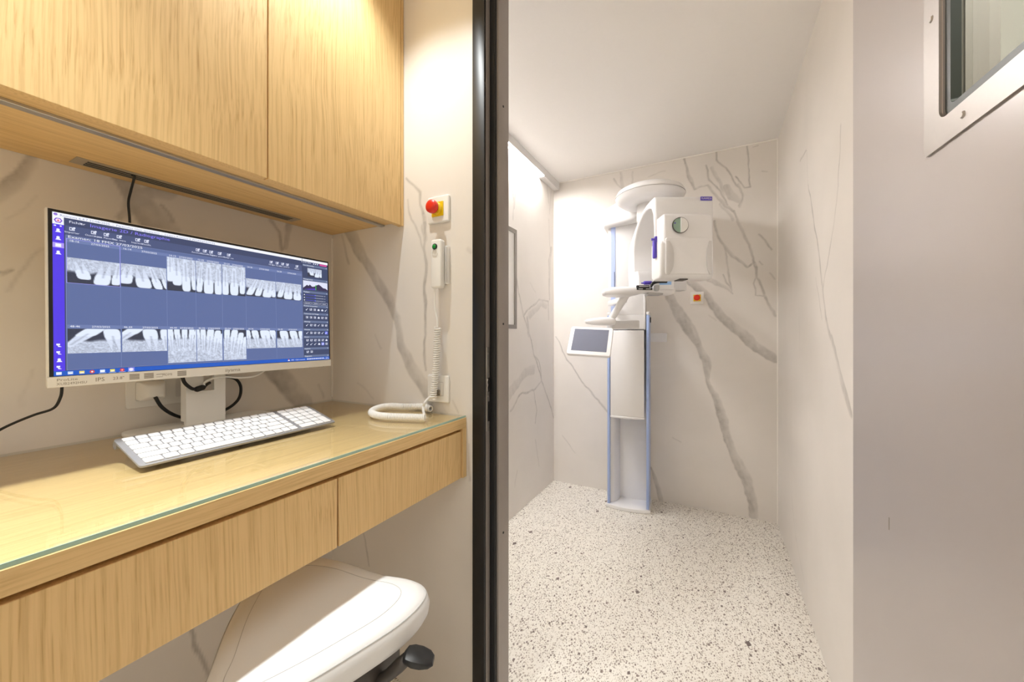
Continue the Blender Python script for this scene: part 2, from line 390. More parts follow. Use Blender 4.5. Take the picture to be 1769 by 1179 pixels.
XB, XL, XR, YW, YW2, YB = -1.325, -1.177, .355, .98, 1.08, 2.933
Z0, DESK = 0.0, .95
V_back = [
 ([(1185, 478), (1205, 498), (1225, 514), (1245, 546), (1271, 569), (1308, 600), (1340, 622)], [.018, .022, .022, .026, .028, .026, .02], .62),
 ([(1150, 500), (1157, 515), (1176, 546), (1199, 582), (1210, 602), (1219, 620), (1221, 640), (1222, 660), (1240, 695), (1252, 730), (1258, 762), (1275, 800), (1290, 830), (1300, 862), (1303, 892)], [.016, .024, .032, .028, .02, .022, .02, .014, .022, .022, .02, .022, .03, .022, .02], .6),
 ([(1233, 384), (1245, 415), (1264, 440), (1293, 462), (1302, 454)], .008, .5),
 ([(1267, 365), (1283, 399), (1299, 440), (1308, 462), (1308, 481), (1321, 509), (1340, 547)], [.006, .008, .007, .008, .005, .007, .006], .5),
 ([(1308, 481), (1302, 490), (1306, 510), (1321, 512)], .0035, .4),
 ([(1236, 396), (1255, 434), (1258, 459), (1264, 503)], .005, .4), ([(1224, 484), (1252, 497), (1266, 509)], [.016, .012, .004], .4),
 ([(1250, 475), (1262, 500)], .005, .4),
 ([(1183, 275), (1190, 305), (1200, 326), (1223, 321), (1238, 338), (1255, 356), (1267, 367)], [.006, .012, .008, .008, .009, .012, .006], .6),
 ([(1220, 286), (1227, 312), (1242, 327), (1258, 355)], .005, .5), ([(1238, 262), (1238, 277), (1255, 293), (1268, 315), (1280, 330), (1281, 343), (1274, 356)], .0045, .5),
 ([(1291, 252), (1293, 293), (1296, 322), (1286, 325), (1270, 305)], .004, .6), ([(1255, 324), (1264, 340), (1277, 349)], [.018, .022, .012], .45),
 ([(1230, 290), (1246, 318), (1250, 335)], .01, .35), ([(1276, 320), (1282, 340), (1276, 358)], .008, .4), ([(1245, 352), (1266, 380)], .01, .35),
 ([(1073, 300), (1076, 326)], .01, .35), ([(1060, 310), (1076, 327), (1080, 340)], .006, .35), ([(1092, 297), (1091, 318)], .008, .3), ([(1120, 306), (1150, 296)], .004, .25),
 ([(960, 582), (978, 616), (1013, 670), (1046, 708), (1075, 740)], [.004, .004, .006, .008, .01], .5),
 ([(1123, 809), (1132, 827), (1138, 852), (1145, 870)], [.005, .012, .016, .016], .5), ([(972, 753), (995, 783)], .003, .3), ([(1162, 756), (1176, 765)], .003, .3),
 ([(1311, 406), (1322, 416), (1334, 432)], .005, .4), ([(1313, 451), (1318, 456)], .004, .4), ([(1330, 472), (1338, 482)], .005, .35), ([(1315, 296), (1325, 297)], .003, .3),
 ([(1300, 255), (1310, 252)], .003, .3), ([(1225, 545), (1236, 556)], .003, .25),
]
V_left = [
 ([(891, 480), (904, 543), (918, 589), (923, 614), (936, 657), (957, 721)], .007, .55),
 ([(906, 543), (918, 528), (932, 518), (947, 521), (948, 553)], .008, .5), ([(915, 545), (935, 525), (943, 530)], .022, .3), ([(911, 550), (914, 580)], .012, .45),
 ([(953, 430), (949, 450), (949, 497), (949, 518)], [.014, .02, .014, .008], .42), ([(881, 710), (900, 682), (922, 675), (936, 657), (932, 628), (923, 614)], .008, .45),
 ([(878, 682), (895, 662), (907, 645), (921, 640)], .03, .28), ([(922, 676), (927, 710), (925, 732)], .005, .4), ([(888, 340), (886, 380)], .006, .35),
 ([(895, 286), (891, 327), (888, 360)], .005, .45), ([(882, 294), (885, 327), (887, 345)], .005, .45), ([(945, 318), (948, 350)], .01, .3), ([(952, 330), (950, 370)], .008, .3),
 ([(925, 760), (932, 806)], .004, .3), ([(893, 813), (890, 840)], .004, .2), ([(915, 490), (925, 505)], .004, .2), ([(948, 380), (951, 440)], .006, .25),
]
V_right = [
 ([(1396, 321), (1402, 355), (1415, 443), (1421, 497), (1426, 547), (1440, 600), (1455, 660), (1470, 715)], [.004, .006, .008, .008, .008, .011, .013, .013], .5),
 ([(1452, 215), (1448, 321), (1440, 393), (1426, 472), (1422, 506)], .003, .6), ([(1393, 261), (1382, 277)], .004, .4), ([(1394, 262), (1396, 321)], .002, .4), ([(1409, 480), (1420, 550)], .003, .3),
 ([(1380, 530), (1382, 620)], .002, .2), ([(1368, 860), (1375, 935)], .003, .25), ([(1375, 930), (1390, 1010)], .003, .2),
]
V_desk = [
 ([(58, 268), (55, 287), (41, 307), (22, 324), (0, 342), (-30, 360)], [.006, .008, .009, .011, .012, .01], .75),
 ([(205, 300), (224, 325), (255, 365), (330, 455), (480, 642), (526, 697)], [.02, .026, .03, .028, .03, .03], .62), ([(293, 337), (270, 330), (240, 338)], .014, .45),
 ([(283, 354), (296, 380)], .005, .45), ([(222, 342), (216, 366), (203, 377)], [.012, .009, .006], .5), ([(0, 470), (12, 474), (30, 468)], .003, .5), ([(20, 500), (60, 452), (80, 430)], .003, .2),
 ([(62, 345), (45, 365), (20, 385)], .002, .2), ([(468, 380), (483, 403), (489, 432)], .005, .45), ([(500, 386), (495, 428)], [.01, .007], .45), ([(550, 663), (560, 686)], .004, .3),
 ([(318, 1060), (329, 1090), (342, 1126), (357, 1175), (362, 1200)], .005, .55), ([(60, 640), (40, 700)], .003, .15),
]
V_side = [
 ([(600, 395), (612, 412), (639, 464), (674, 518), (686, 553), (692, 596), (713, 632), (737, 674), (765, 720)], [.016, .018, .018, .016, .013, .014, .018, .02, .02], .58),
 ([(703, 305), (716, 318), (725, 331), (727, 351), (734, 378), (736, 417), (734, 448), (736, 518), (734, 588), (738, 639)], [.003, .003, .005, .005, .008, .004, .006, .005, .004, .004], .5),
 ([(706, 343), (709, 382), (727, 413), (735, 440)], .003, .45), ([(731, 395), (737, 415)], .009, .4), ([(808, 430), (813, 436)], .008, .25), ([(628, 924), (638, 978)], .003, .5), ([(783, 690), (793, 713)], .003, .3),
 ([(617, 660), (645, 690)], .003, .2), ([(808, 770), (815, 830)], .004, .3), ([(650, 580), (660, 600)], .003, .15), ([(590, 405), (598, 430), (604, 455)], .005, .3),
]
slab('wall_back', 'Y', YB, XL, XR, 0, CEIL, .0042, V_back, back=1, seed=11)
slab('wall_left', 'X', XL, YW2, YB, 0, CEIL, .006, V_left, back=-1, seed=21)
slab('wall_right', 'X', XR, YW2, YB, 0, CEIL, .005, V_right, back=1, seed=31)
slab('wall_desk', 'X', XB, -1.6, YW, 0, CEIL, .0055, V_desk, back=-1, seed=41)
slab('wall_side', 'Y', YW, XB, -.662, 0, CEIL, .0042, V_side, back=1, seed=51)
def struct(name, bm, m, **k):
    o = obj(name, bm, m, smooth=0, **k); o['kind'] = 'structure'; return o
b = NB(); box(b, (-1.5, -1.7, -.05), (1.35, 3.0, 0)); struct('floor', b, M_terr)
b = NB(); box(b, (-1.5, -1.7, CEIL), (1.35, 3.0, CEIL+.05)); struct('ceiling', b, M_plaster)
b = NB(); box(b, (-1.35, -1.66, 0), (1.32, -1.6, CEIL)); struct('wall_rear', b, M_roomw)
b = NB(); box(b, (1.25, -1.6, 0), (1.32, YW, CEIL)); struct('wall_corridor', b, M_roomw)
b = NB(); box(b, (.342, YW, 0), (1.32, YW2, CEIL)); box(b, (-.662, YW, 2.42), (.342, YW2, CEIL)); struct('wall_partition', b, M_roomw)
M_joint = mat('pale_joint', rgb(246, 242, 236), .5, noise=.01)
b = NB(); box(b, (XR-.006, YB-.006, 0), (XR, YB, CEIL)); struct('trim_1', b, M_joint)
b = NB(); box(b, (XL, YB-.006, CEIL-.006), (XR-.006, YB, CEIL)); struct('trim_2', b, M_joint)
b = NB(); box(b, (XB, YW-.004, DESK+.01), (XB+.004, YW, 1.58)); struct('trim_3', b, M_joint)

# ------------------------------------------------------------------ steel door frame (door_1) with its strike plate
HEAD = 2.36
df = thing('door_1', kind='structure', loc=(-.6, YW, 0))
def jamb(sgn, xo):
    # section listed for the left jamb (xo = outer edge), mirrored for the right one
    X = lambda v: xo+sgn*v
    b = NB(); box(b, (X(0), .974, 0), (X(.043), .984, HEAD+.05), .001); obj('face_plate', b, M_frameb, df, label='black painted face of the frame')
    b = NB(); box(b, (X(0), .984, 0), (X(.043), YW2+.004, HEAD+.05)); box(b, (X(.043), 1.018, 0), (X(.068), YW2+.004, HEAD+.05), .0015); obj('jamb', b, M_frameg, df)
    b = NB(); box(b, (X(.043), 1.005, 0), (X(.062), 1.018, HEAD), .003); obj('gasket', b, M_gasket, df, label='black rubber door seal')
jamb(1, -.66); jamb(-1, .342)
b = NB(); box(b, (-.66, .974, HEAD+.05), (.342, YW2+.004, HEAD+.06)); box(b, (-.592, 1.018, HEAD-.02), (.274, YW2+.004, HEAD+.05)); obj('head', b, M_frameg, df)
# strike plate in the left rebate, facing the doorway
XS = -.617
zz = lambda py: onX(843, py, XS).z
sp = None
b = NB(); box(b, (XS-.001, .986, zz(745)), (XS+.0015, 1.004, zz(600)), .0007, 1); sp = obj('strike_plate', b, M_steel, df, label='steel strike plate with two dark latch openings')
for y0, y1 in ((653, 677), (694, 728)):
    b = NB(); box(b, (XS+.001, .993, zz(y1)), (XS+.0022, 1.002, zz(y0))); obj('latch_opening', b, M_gasket, sp)
b = NB(); tube(b, spline([(XS+.003, .987+.002*(-1)**i, zz(655+i*5)) for i in range(5)], 4), .002, 8); obj('latch_lip', b, M_steel, sp)
for py, r in ((612, .004), (645, .002), (685, .002), (736, .002)):
    b = NB(); tube(b, [(XS+.0015, .995, zz(py)), (XS+.0035, .995, zz(py))], r, 10); obj('screw', b, M_steel, sp)
for py in (185, 560, 920):
    p = onX(870, py, -.592); b = NB(); tube(b, [(-.592, 1.047, p.z), (-.5905, 1.047, p.z)], .0035, 10); obj('screw', b, M_gasket, df)

# ------------------------------------------------------------------ open door leaf (door_2), hinged on the right jamb
DA = math.atan2(-1, .061)
dl = thing('door_2', kind='structure', loc=(.240, .975, 0), rotz=DA)
LW, LT = .90, .05
wx0, wx1, wz0, wz1 = .287, .62, 1.478, 2.02            # window opening (local x along the leaf)
b = NB()
box(b, (0, 0, .008), (wx0, LT, 2.235)); box(b, (wx1, 0, .008), (LW, LT, 2.235)); box(b, (wx0, 0, .008), (wx1, LT, wz0)); box(b, (wx0, 0, wz1), (wx1, LT, 2.235))
obj('leaf', b, M_door, dl, smooth=0, local=True)
def ring(bm, x0, z0, x1, z1, wdt, y0, y1, r, ri, n=5):
    O = rrect(x0, z0, x1, z1, r, n); I = rrect(x0+wdt, z0+wdt, x1-wdt, z1-wdt, ri, n); t = bmesh.new()
    rings = []
    for pl, y in ((O, y0), (O, y1), (I, y1), (I, y0)): rings.append([t.verts.new((u, y, v)) for u, v in pl])
    m_ = len(O)
    for i in range(4):
        A, B = rings[i], rings[(i+1) % 4]
        for k in range(m_): t.faces.new((A[k], A[(k+1) % m_], B[(k+1) % m_], B[k]))
    merge(bm, t)
b = NB(); ring(b, wx0-.036, wz0-.036, wx1+.036, wz1+.036, .034, -.003, 0, .006, .014); wf = obj('window_frame', b, M_steel, dl, local=True, label='brushed steel frame around the door window')
for sx, sz in ((wx0-.018, 1.62), (wx0+.045, wz0-.018), (wx1-.06, wz0-.018), (wx0-.018, 1.95), (wx1+.018, 1.62)):
    b = NB(); lathe(b, [(0, .0018), (.003, .0018), (.0045, 0), (.0045, -.0005)], 14, frame((sx, -.003, sz), (0, -1, 0))); obj('screw', b, M_steel, wf, local=True)
b = NB(); ring(b, wx0, wz0, wx1, wz1, .011, .002, .012, .012, .008); obj('gasket', b, mat('dark_green_gasket', rgb(40, 48, 42), .35, noise=.05), dl, local=True, label='dark green black seal around the glass')
b = NB(); box(b, (wx0+.004, .012, wz0+.004), (wx1-.004, .019, wz1-.004)); obj('pane', b, M_wglass, dl, smooth=0, local=True, label='clear glass pane')
b = NB(); ring(b, wx0, wz0, wx1, wz1, .002, .0195, LT, .004, .003); obj('liner', b, M_steel, dl, local=True)
b = NB(); box(b, (.1445, -.0004, .885), (.1465, .001, .905), 0, 1, Matrix.Rotation(0, 4, 'Y')); obj('scuff_mark', b, M_print, dl, local=True, label='small grey scuff on the door')
b = NB(); box(b, (.82, -.012, 1.0), (.86, 0, 1.16), .004); tube(b, [(.84, -.012, 1.10), (.84, -.05, 1.10), (.72, -.05, 1.10)], .009, 10); obj('handle', b, M_steel, dl, local=True)

# ------------------------------------------------------------------ upper cabinet
XC = -.948; UZ = CH+.394; CT = CEIL-.004; YR = YW-.002
uc = thing('upper_cabinet', 'oak veneered wall cabinet above the desk, doors without handles', 'cabinet', (XB, .4, UZ))
b = NB(); box(b, (XB+.002, -.38, UZ), (XC-.022, YR, CT)); obj('carcass', b, M_oakY, uc, smooth=0)
b = NB(); box(b, (XC-.021, YR-.012, CH+.378), (XC, YR, CT)); obj('end_strip', b, M_oakZ, uc, smooth=0)
for y0, y1 in ((.5285, YR-.014), (.0745, .5255), (-.38, .0715)):
    b = NB(); box(b, (XC-.020, y0, CH+.378), (XC, y1, CT), .0008, 1); obj('door', b, M_oakZ, uc, smooth=0)
b = NB()
for x0, x1, z0 in ((-1.056, -1.036, .0), (-1.050, -1.042, .002)): box(b, (x0, -.38, UZ-.006+z0), (x1, YR-.002, UZ), .0008, 1)
obj('light_profile', b, M_alu, uc, label='grey aluminium profile along the underside')
# ventilation grille in the underside
gy0, gy1, gx0, gx1 = .283, .795, -1.288, -1.236
g = NB(); box(g, (gx0, gy0, UZ-.0015), (gx1, gy1, UZ), .0006, 1); gr = obj('ventilation_grille', g, M_vent, uc, label='long metal ventilation grille')
for i in range(3):
    xa = gx0+.009+i*.0125
    b = NB(); box(b, (xa, gy0+.02, UZ-.0022), (xa+.0085, gy1-.02, UZ-.0014)); obj('slot', b, M_ventd, gr, smooth=0)
for i in range(4):
    xa = gx0+.0065+i*.0125
    b = NB(); box(b, (xa, gy0+.02, UZ-.003), (xa+.0018, gy1-.02, UZ-.0014)); obj('slat', b, M_vent, gr, smooth=0)

# ------------------------------------------------------------------ wall-hung desk
XD = -.685
dk = thing('desk', 'wall-hung oak desk with two handleless drawers under the screen', 'desk', (XB, .4, DESK-.19))
GT = .006
b = NB(); box(b, (XB+.002, -.5, DESK-GT-.031), (XD, YR, DESK-GT), .0008, 1); obj('worktop', b, M_oakY, dk, smooth=0)
b = NB(); box(b, (XB+.002, YR-.018, DESK-.19), (XD, YR, DESK-GT-.0312)); obj('side_panel', b, M_oakZ, dk, smooth=0)
b = NB(); box(b, (XB+.002, -.5, DESK-.175), (XD-.03, YR-.0185, DESK-GT-.036)); obj('drawer_box', b, M_oakY, dk, smooth=0)
for y0, y1 in ((.526, YR-.021), (.0, .522), (-.5, -.004)):
    b = NB(); box(b, (XD-.024, y0, DESK-.190), (XD-.005, y1, DESK-GT-.0405), .0007, 1); obj('drawer', b, M_oakZ, dk, smooth=0)
gl = thing('glass_sheet', 'clear protective glass sheet with green edge lying on the desk', 'glass sheet', (XB+.003, .4, DESK-GT))
b = NB(); box(b, (XB+.003, -.5, DESK-GT+.0002), (XD-.0035, YR-.001, DESK)); obj('pane', b, M_glass, gl, smooth=0)
b = NB(); box(b, (XD-.0035, -.5, DESK-GT+.0002), (XD-.002, YR-.001, DESK)); obj('polished_edge', b, M_glassedge, gl, smooth=0, label='green polished glass edge')

# ------------------------------------------------------------------ monitor
mx, my = -1.235, .53
MR = math.radians(90.4)
mo = thing('computer_monitor', 'white widescreen monitor on the desk showing dental radiographs', 'monitor', (mx, my, DESK), rotz=MR)
def wl(p): return Matrix.Rotation(-MR, 3, 'Z') @ (Vector(p)-Vector((mx, my, DESK)))     # world -> monitor frame (x right, y away, z up)
W, H = .634, .364
pc = wl((-1.170, .545, CH-.105))
MP = Matrix.Translation(pc) @ Matrix.Rotation(-.0294, 4, 'X')          # panel frame: x across, z up, front at y=0, leaning back
b = NB(); box(b, (-W/2, 0.001, 0), (W/2, .012, H), .004, 2); box(b, (-W*.36, .012, .06), (W*.36, .045, H*.8), .012, 3)
bmesh.ops.transform(b, matrix=MP, verts=b.verts); obj('casing', b, M_white, mo, local=True)
CHIN = .060*H
b = NB(); box(b, (-W/2, -.001, 0), (W/2, .002, CHIN), .0008, 1); bmesh.ops.transform(b, matrix=MP, verts=b.verts); ch = obj('chin', b, M_white, mo, local=True)
b = NB(); box(b, (-W/2+.003, -.0006, CHIN+.0005), (W/2-.003, .0015, H-.003)); bmesh.ops.transform(b, matrix=MP, verts=b.verts); obj('bezel', b, M_black, mo, local=True, label='black bezel around the picture')
# lettering and buttons on the chin
b = NB()
FX = MP @ Matrix.Translation((0, -.0013, 0)) @ Matrix.Rotation(math.pi/2, 4, 'X')
def ct(s, x, z, size, al='LEFT', sx=1): text(b, s, size, FX @ Matrix.Translation((x, z, 0)), al, sx)
ct('ProLite', -W/2+.012, .0125, .0075, sx=1.3); ct('XUB2492HSU', -W/2+.012, .0045, .0072, sx=1.0)
ct('IPS', -W/2+.066, .0065, .012); ct('23.8"', -W/2+.093, .0075, .009)
ct('HDMI', -W/2+.178, .008, .0075)
ct('iiyama', -.0065, .0065, .0125, sx=1.2)
for x, ww_ in ((-.197, .017), (-.172, .017), (-.110, .018)):
    for k in range(4): box(b, (x, -.0014, .005+k*.0032), (x+ww_, -.0012, .0072+k*.0032), M=MP)
for x in (-.150,): box(b, (x, -.0014, .012), (x+.016, -.0012, .0132), M=MP); box(b, (x, -.0014, .006), (x+.012, -.0012, .0068), M=MP)
obj('lettering', b, M_print, ch, local=True, smooth=0)['kind'] = 'stuff'
for k in range(6):
    b = NB(); box(b, (W/2-.112+k*.017, -.0005, -.0015), (W/2-.104+k*.017, .006, .0008), .0006, 1); bmesh.ops.transform(b, matrix=MP, verts=b.verts); obj('button', b, M_machg, ch, local=True)

# what the screen shows: flat rectangles, lettering and radiographs in one display mesh
SV, SF, SC = [], [], []
sx0, sx1 = -W/2+.0085, W/2-.0065; sz0, sz1 = CHIN+.0012, H-.0085
def S3(u, v, l): return (sx0+(sx1-sx0)*u, -.0007-.00012*l, sz1-(sz1-sz0)*v)
def rect(u0, v0, u1, v1, c, l):
    n = len(SV); SV.extend([S3(u0, v0, l), S3(u0, v1, l), S3(u1, v1, l), S3(u1, v0, l)]); SF.append((n, n+1, n+2, n+3)); SC.append([c]*4)
def line(u0, v0, u1, v1, c, l, t=.0009):
    rect(u0, v0, u1, v0+t*1.75, c, l); rect(u0, v1-t*1.75, u1, v1, c, l); rect(u0, v0, u0+t, v1, c, l); rect(u1-t, v0, u1, v1, c, l)
def stext(s, u, v, h, c, l, sx=1.0, al='LEFT'):
    V, F = textgeo(s, h*1.35, al); n = len(SV); ar = (sz1-sz0)/(sx1-sx0)
    for x, y in V: SV.append(S3(u+x*ar*sx, v-y, l))
    for f in F: SF.append(tuple(n+i for i in f)); SC.append([c]*len(f))
def poly(pts, c, l):
    n = len(SV); SV.extend([S3(u, v, l) for u, v in pts]); SF.append(tuple(range(n, n+len(pts)))); SC.append([c]*len(pts))
def disc(u, v, r, c, l, n=14): poly([(u+r*math.cos(-2*math.pi*k/n), v+r*1.75*math.sin(-2*math.pi*k/n)) for k in range(n)], c, l)
cBG = rgb(96, 112, 160); cBAR = rgb(78, 89, 128); cTOP = rgb(66, 75, 108); cSIDE = rgb(86, 62, 232); cTXT = rgb(232, 236, 255); cLIT = rgb(246, 248, 255); cTASK = rgb(34, 92, 196); cRP = rgb(66, 76, 108); cRH = rgb(104, 118, 152); cCOL = rgb(126, 142, 190); cHI = rgb(170, 165, 255)
rect(0, 0, 1, 1, cTOP, 0)
rect(0, 0, 1, .024, cLIT, 1); stext('Romexis 6.4.7 21/08/2025  -  Particulier User (praticien)  -  Licence Romexis 6 WORKSTATION', .016, .0205, .014, rgb(140, 150, 190), 2, 1.1); disc(.007, .012, .0045, rgb(150, 120, 220), 2)
rect(0, .024, .025, .97, cSIDE, 1); rect(0, .024, .025, .072, cLIT, 2)
disc(.0125, .048, .0095, rgb(120, 70, 210), 3, 6); disc(.0125, .048, .0065, rgb(248, 225, 250), 4, 6); poly([(.0095, .054), (.0125, .041), (.0155, .054)], rgb(230, 90, 110), 5)
rect(.003, .078, .008, .085, cLIT, 3); rect(.016, .078, .020, .085, cLIT, 3)
rect(0, .185, .025, .216, rgb(176, 156, 246), 2)
for v in (.109, .156, .245, .903): disc(.012, v-.004, .0038, cLIT, 4); poly([(.006, v+.012), (.009, v+.001), (.015, v+.001), (.019, v+.012)], cLIT, 4)
rect(.006, .191, .0185, .211, cLIT, 4)
for v in (.813, .859, .948): rect(.006, v-.010, .014, v, cLIT, 4); poly([(.008, v-.002), (.018, v+.010), (.010, v+.010)], cLIT, 4)
rect(.028, .024, .850, .070, cTOP, 1); stext('Fichier', .036, .052, .016, cTXT, 2, 1.2); poly([(.061, .041), (.064, .050), (.067, .041)], cTXT, 2)
stext('Imagerie 2D / Radiographie', .084, .055, .021, rgb(140, 128, 255), 2, 1.3)
rect(.028, .070, .850, .130, cBAR, 1)
def icon(u, v, cap, l=2):
    rect(u-.006, v-.014, u+.006, v+.006, cTXT, l); rect(u-.0045, v-.010, u+.0045, v+.002, cBAR, l+1); rect(u-.001, v-.008, u+.004, v, cTXT, l+2); disc(u+.005, v-.012, .003, cTXT, l+2, 8)
    stext(cap, u, v+.023, .011, cTXT, l, 1.15, 'CENTER')
for u, s in ((.043, 'Importer'), (.093, 'Ouvrir pan'), (.124, 'Intra. Panoram.'), (.157, 'Exp. intra'), (.207, 'Imprimer'), (.232, 'Visualis.')): icon(u, .092, s)
for u, s in ((.394, 'Annotation'), (.419, 'Mesurer'), (.442, 'Partager'), (.474, 'Editeur panoramiq.'), (.509, 'Porter vue'), (.692, 'Navig'), (.721, 'Rot. Gauche'), (.748, 'Rot. dr.'), (.772, 'Miroir'), (.822, 'Effacer')): icon(u, .092, s)
rect(.028, .130, .850, .967, cBG, 1); rect(.028, .130, .850, .149, rgb(96, 112, 158), 2); stext('Examen: 18 FMX 27/03/2025', .033, .146, .017, cLIT, 3, 1.3)
line(.028, .130, .850, .967, rgb(150, 160, 205), 2, .0008)
cols = [(.030, .1585), (.1605, .2905), (.2925, .3855), (.3870, .4810), (.4830, .5760), (.578, .711), (.7135, .846)]
heads = ['18-16', '16-14', '14-13', '12-22', '23-24', '24-26', '26-28']; heads2 = ['48-46', '46-44', '44-43', '42-32', '33-34', '34-36', '36-38']
for i, (a, c_) in enumerate(cols):
    for v0, hd in ((.152, heads), (.686, heads2)):
        rect(a, v0, c_, v0+.021, rgb(112, 128, 176), 2); stext(hd[i], a+.006, v0+.016, .0125, cLIT, 3, 1.1); stext('27/03/2025', (a+c_)/2-.008, v0+.017, .0125, cLIT, 3, 1.1)
    if i: rect(a-.0017, .150, a-.0007, .965, cCOL, 2)
line(.0295, .150, .1595, .427, cHI, 4, .0013)
def radiograph(u0, v0, u1, v1, nx, ny, teeth, upper, seed, l=4, air=.25):
    rs = np.random.RandomState(seed); xs = np.linspace(0, 1, nx); ys = np.linspace(0, 1, ny); X, Y = np.meshgrid(xs, ys, indexing='ij')
    asp = (u1-u0)*1.75/(v1-v0)
    Yr = 1-Y if upper else Y                       # crowns towards 0
    nz_ = vnoise(X*asp, Y, 40, seed)*.6+vnoise(X*asp, Y, 18, seed+1)*.4
    crest = air+.10+.10*vnoise(X, Y*0, 5, seed+2)
    bone = np.clip((Yr-crest)/.12, 0, 1)
    val = .20+.05*nz_+bone*(.44+.26*nz_)
    for (cx, wd, hgt, tilt, mol, off) in teeth:
        px_ = X-cx-tilt*(Yr-.3); yy = Yr-off
        cr = hgt*.36
        crown = 1-((px_/(wd*.5))**4+((yy-cr*.6)/(cr*.75))**4)
        rootw = wd*(.42 if not mol else .46)*np.clip(1-(yy-cr)/(hgt*1.0)*.72, .12, 1)
        rt = np.where((yy > cr*.8) & (yy < hgt), rootw-np.abs(px_), -1)
        if mol:
            fur = np.clip((yy-cr*1.5)/(hgt-cr*1.5), 0, 1)*wd*.22
            rt = np.where((yy > cr*1.5), np.minimum(rt, np.abs(px_)-fur*.9), rt)
        val = np.maximum(val, np.clip(rt/.03+.5, 0, 1)*(.84+.10*nz_))
        val = np.maximum(val, np.clip(crown*2.5, 0, 1)*(.95))
        pulp = np.exp(-(px_/(wd*.07))**2)*((yy > cr*.7) & (yy < hgt*.9))
        val = val-pulp*.16*(rt > 0)
    val = np.clip(val, 0, 1)
    n = len(SV); c = np.stack([lin_a(val*.92+.03), lin_a(val*.95+.04), lin_a(val*.97+.10)], -1)
    idx = np.arange(nx*ny).reshape(nx, ny)
    for i in range(nx):
        for j in range(ny): SV.append(S3(u0+(u1-u0)*xs[i], v0+(v1-v0)*ys[j], l))
    cc = c.reshape(-1, 3)
    for i in range(nx-1):
        for j in range(ny-1):
            q = (idx[i, j], idx[i, j+1], idx[i+1, j+1], idx[i+1, j]); SF.append(tuple(n+int(k) for k in q)); SC.append([tuple(cc[k])+(1,) for k in q])
def lin_a(a): a = np.clip(a, 0, 1); return np.where(a <= .04045, a/12.92, ((a+.055)/1.055)**2.4)
NX, NY = 58, 44
# (centre, width, length, tilt, molar, offset)
radiograph(.0305, .267, .158, .425, NX, NY, [(.30, .28, .75, -.15, 1, .20), (.66, .34, .9, .12, 1, .03), (.93, .2, .9, .08, 0, .08)], True, 1)
radiograph(.1605, .264, .290, .421, NX, NY, [(.10, .3, .8, .1, 1, .16), (.47, .36, .9, -.12, 1, .03), (.77, .22, .95, -.2, 0, .03), (1.0, .2, .9, -.2, 0, .06)], True, 2)
radiograph(.2925, .174, .385, .421, 46, 60, [(.1, .26, .9, 0, 0, .3), (.34, .36, .9, -.06, 1, .2), (.66, .33, .95, -.05, 0, .04), (.95, .2, .9, -.05, 0, .1)], True, 3, air=.1)
radiograph(.3870, .173, .480, .422, 46, 60, [(.14, .24, .9, .1, 0, .06), (.48, .4, .9, .02, 0, .02), (.86, .32, .9, .0, 0, .02)], True, 4, air=.12)
radiograph(.4830, .172, .5755, .419, 46, 60, [(.12, .3, .9, 0, 0, .02), (.5, .38, .9, 0, 0, .03), (.86, .26, .9, .04, 0, .1)], True, 5, air=.12)
radiograph(.578, .261, .711, .413, NX, NY, [(.16, .24, .95, .28, 0, .1), (.42, .22, .95, .2, 0, .08), (.72, .34, .9, .12, 1, .04), (.94, .16, .9, .05, 0, .08)], True, 6)
radiograph(.7135, .260, .843, .417, NX, NY, [(.17, .22, .9, .2, 0, .14), (.47, .36, .85, .05, 1, .06), (.83, .34, .8, .0, 1, .04)], True, 7)
radiograph(.0305, .711, .158, .865, NX, NY, [(.30, .42, .75, -.7, 0, -.02), (.84, .36, .95, .1, 1, .02)], False, 8, air=.3)
radiograph(.162, .708, .2895, .865, NX, NY, [(.08, .4, .6, -.7, 0, -.02), (.62, .36, .95, .1, 1, .03), (.95, .22, .95, .05, 0, .04)], False, 9, air=.25)
radiograph(.2925, .708, .3845, .955, 46, 60, [(.10, .22, .75, .1, 0, -.02), (.34, .22, .7, .12, 0, -.04), (.58, .22, .68, -.02, 0, -.04), (.82, .22, .7, -.1, 0, -.04), (1.02, .2, .7, -.1, 0, .0)], False, 10, air=.05)
radiograph(.387, .707, .479, .954, 46, 60, [(.04, .2, .7, .1, 0, -.04), (.24, .22, .75, .02, 0, -.03), (.5, .3, .75, -.14, 0, .0), (.78, .28, .8, -.2, 0, .05), (1.0, .2, .7, -.1, 0, .15)], False, 11, air=.05)
radiograph(.484, .706, .5745, .955, 46, 60, [(.14, .26, .7, -.08, 0, -.03), (.44, .32, .8, -.2, 0, .02), (.74, .28, .8, -.2, 0, .12), (.97, .2, .7, -.12, 0, .26)], False, 12, air=.05)
radiograph(.5765, .707, .708, .865, NX, NY, [(.06, .18, .9, .1, 0, .02), (.30, .24, .9, .12, 0, .03), (.64, .36, .95, .12, 1, .02), (.93, .24, .95, .2, 1, .0)], False, 13)
radiograph(.7145, .709, .844, .865, NX, NY, [(.28, .34, .95, .12, 1, .03), (.66, .32, .95, .15, 1, .02), (.97, .24, .9, .1, 1, .04)], False, 14)
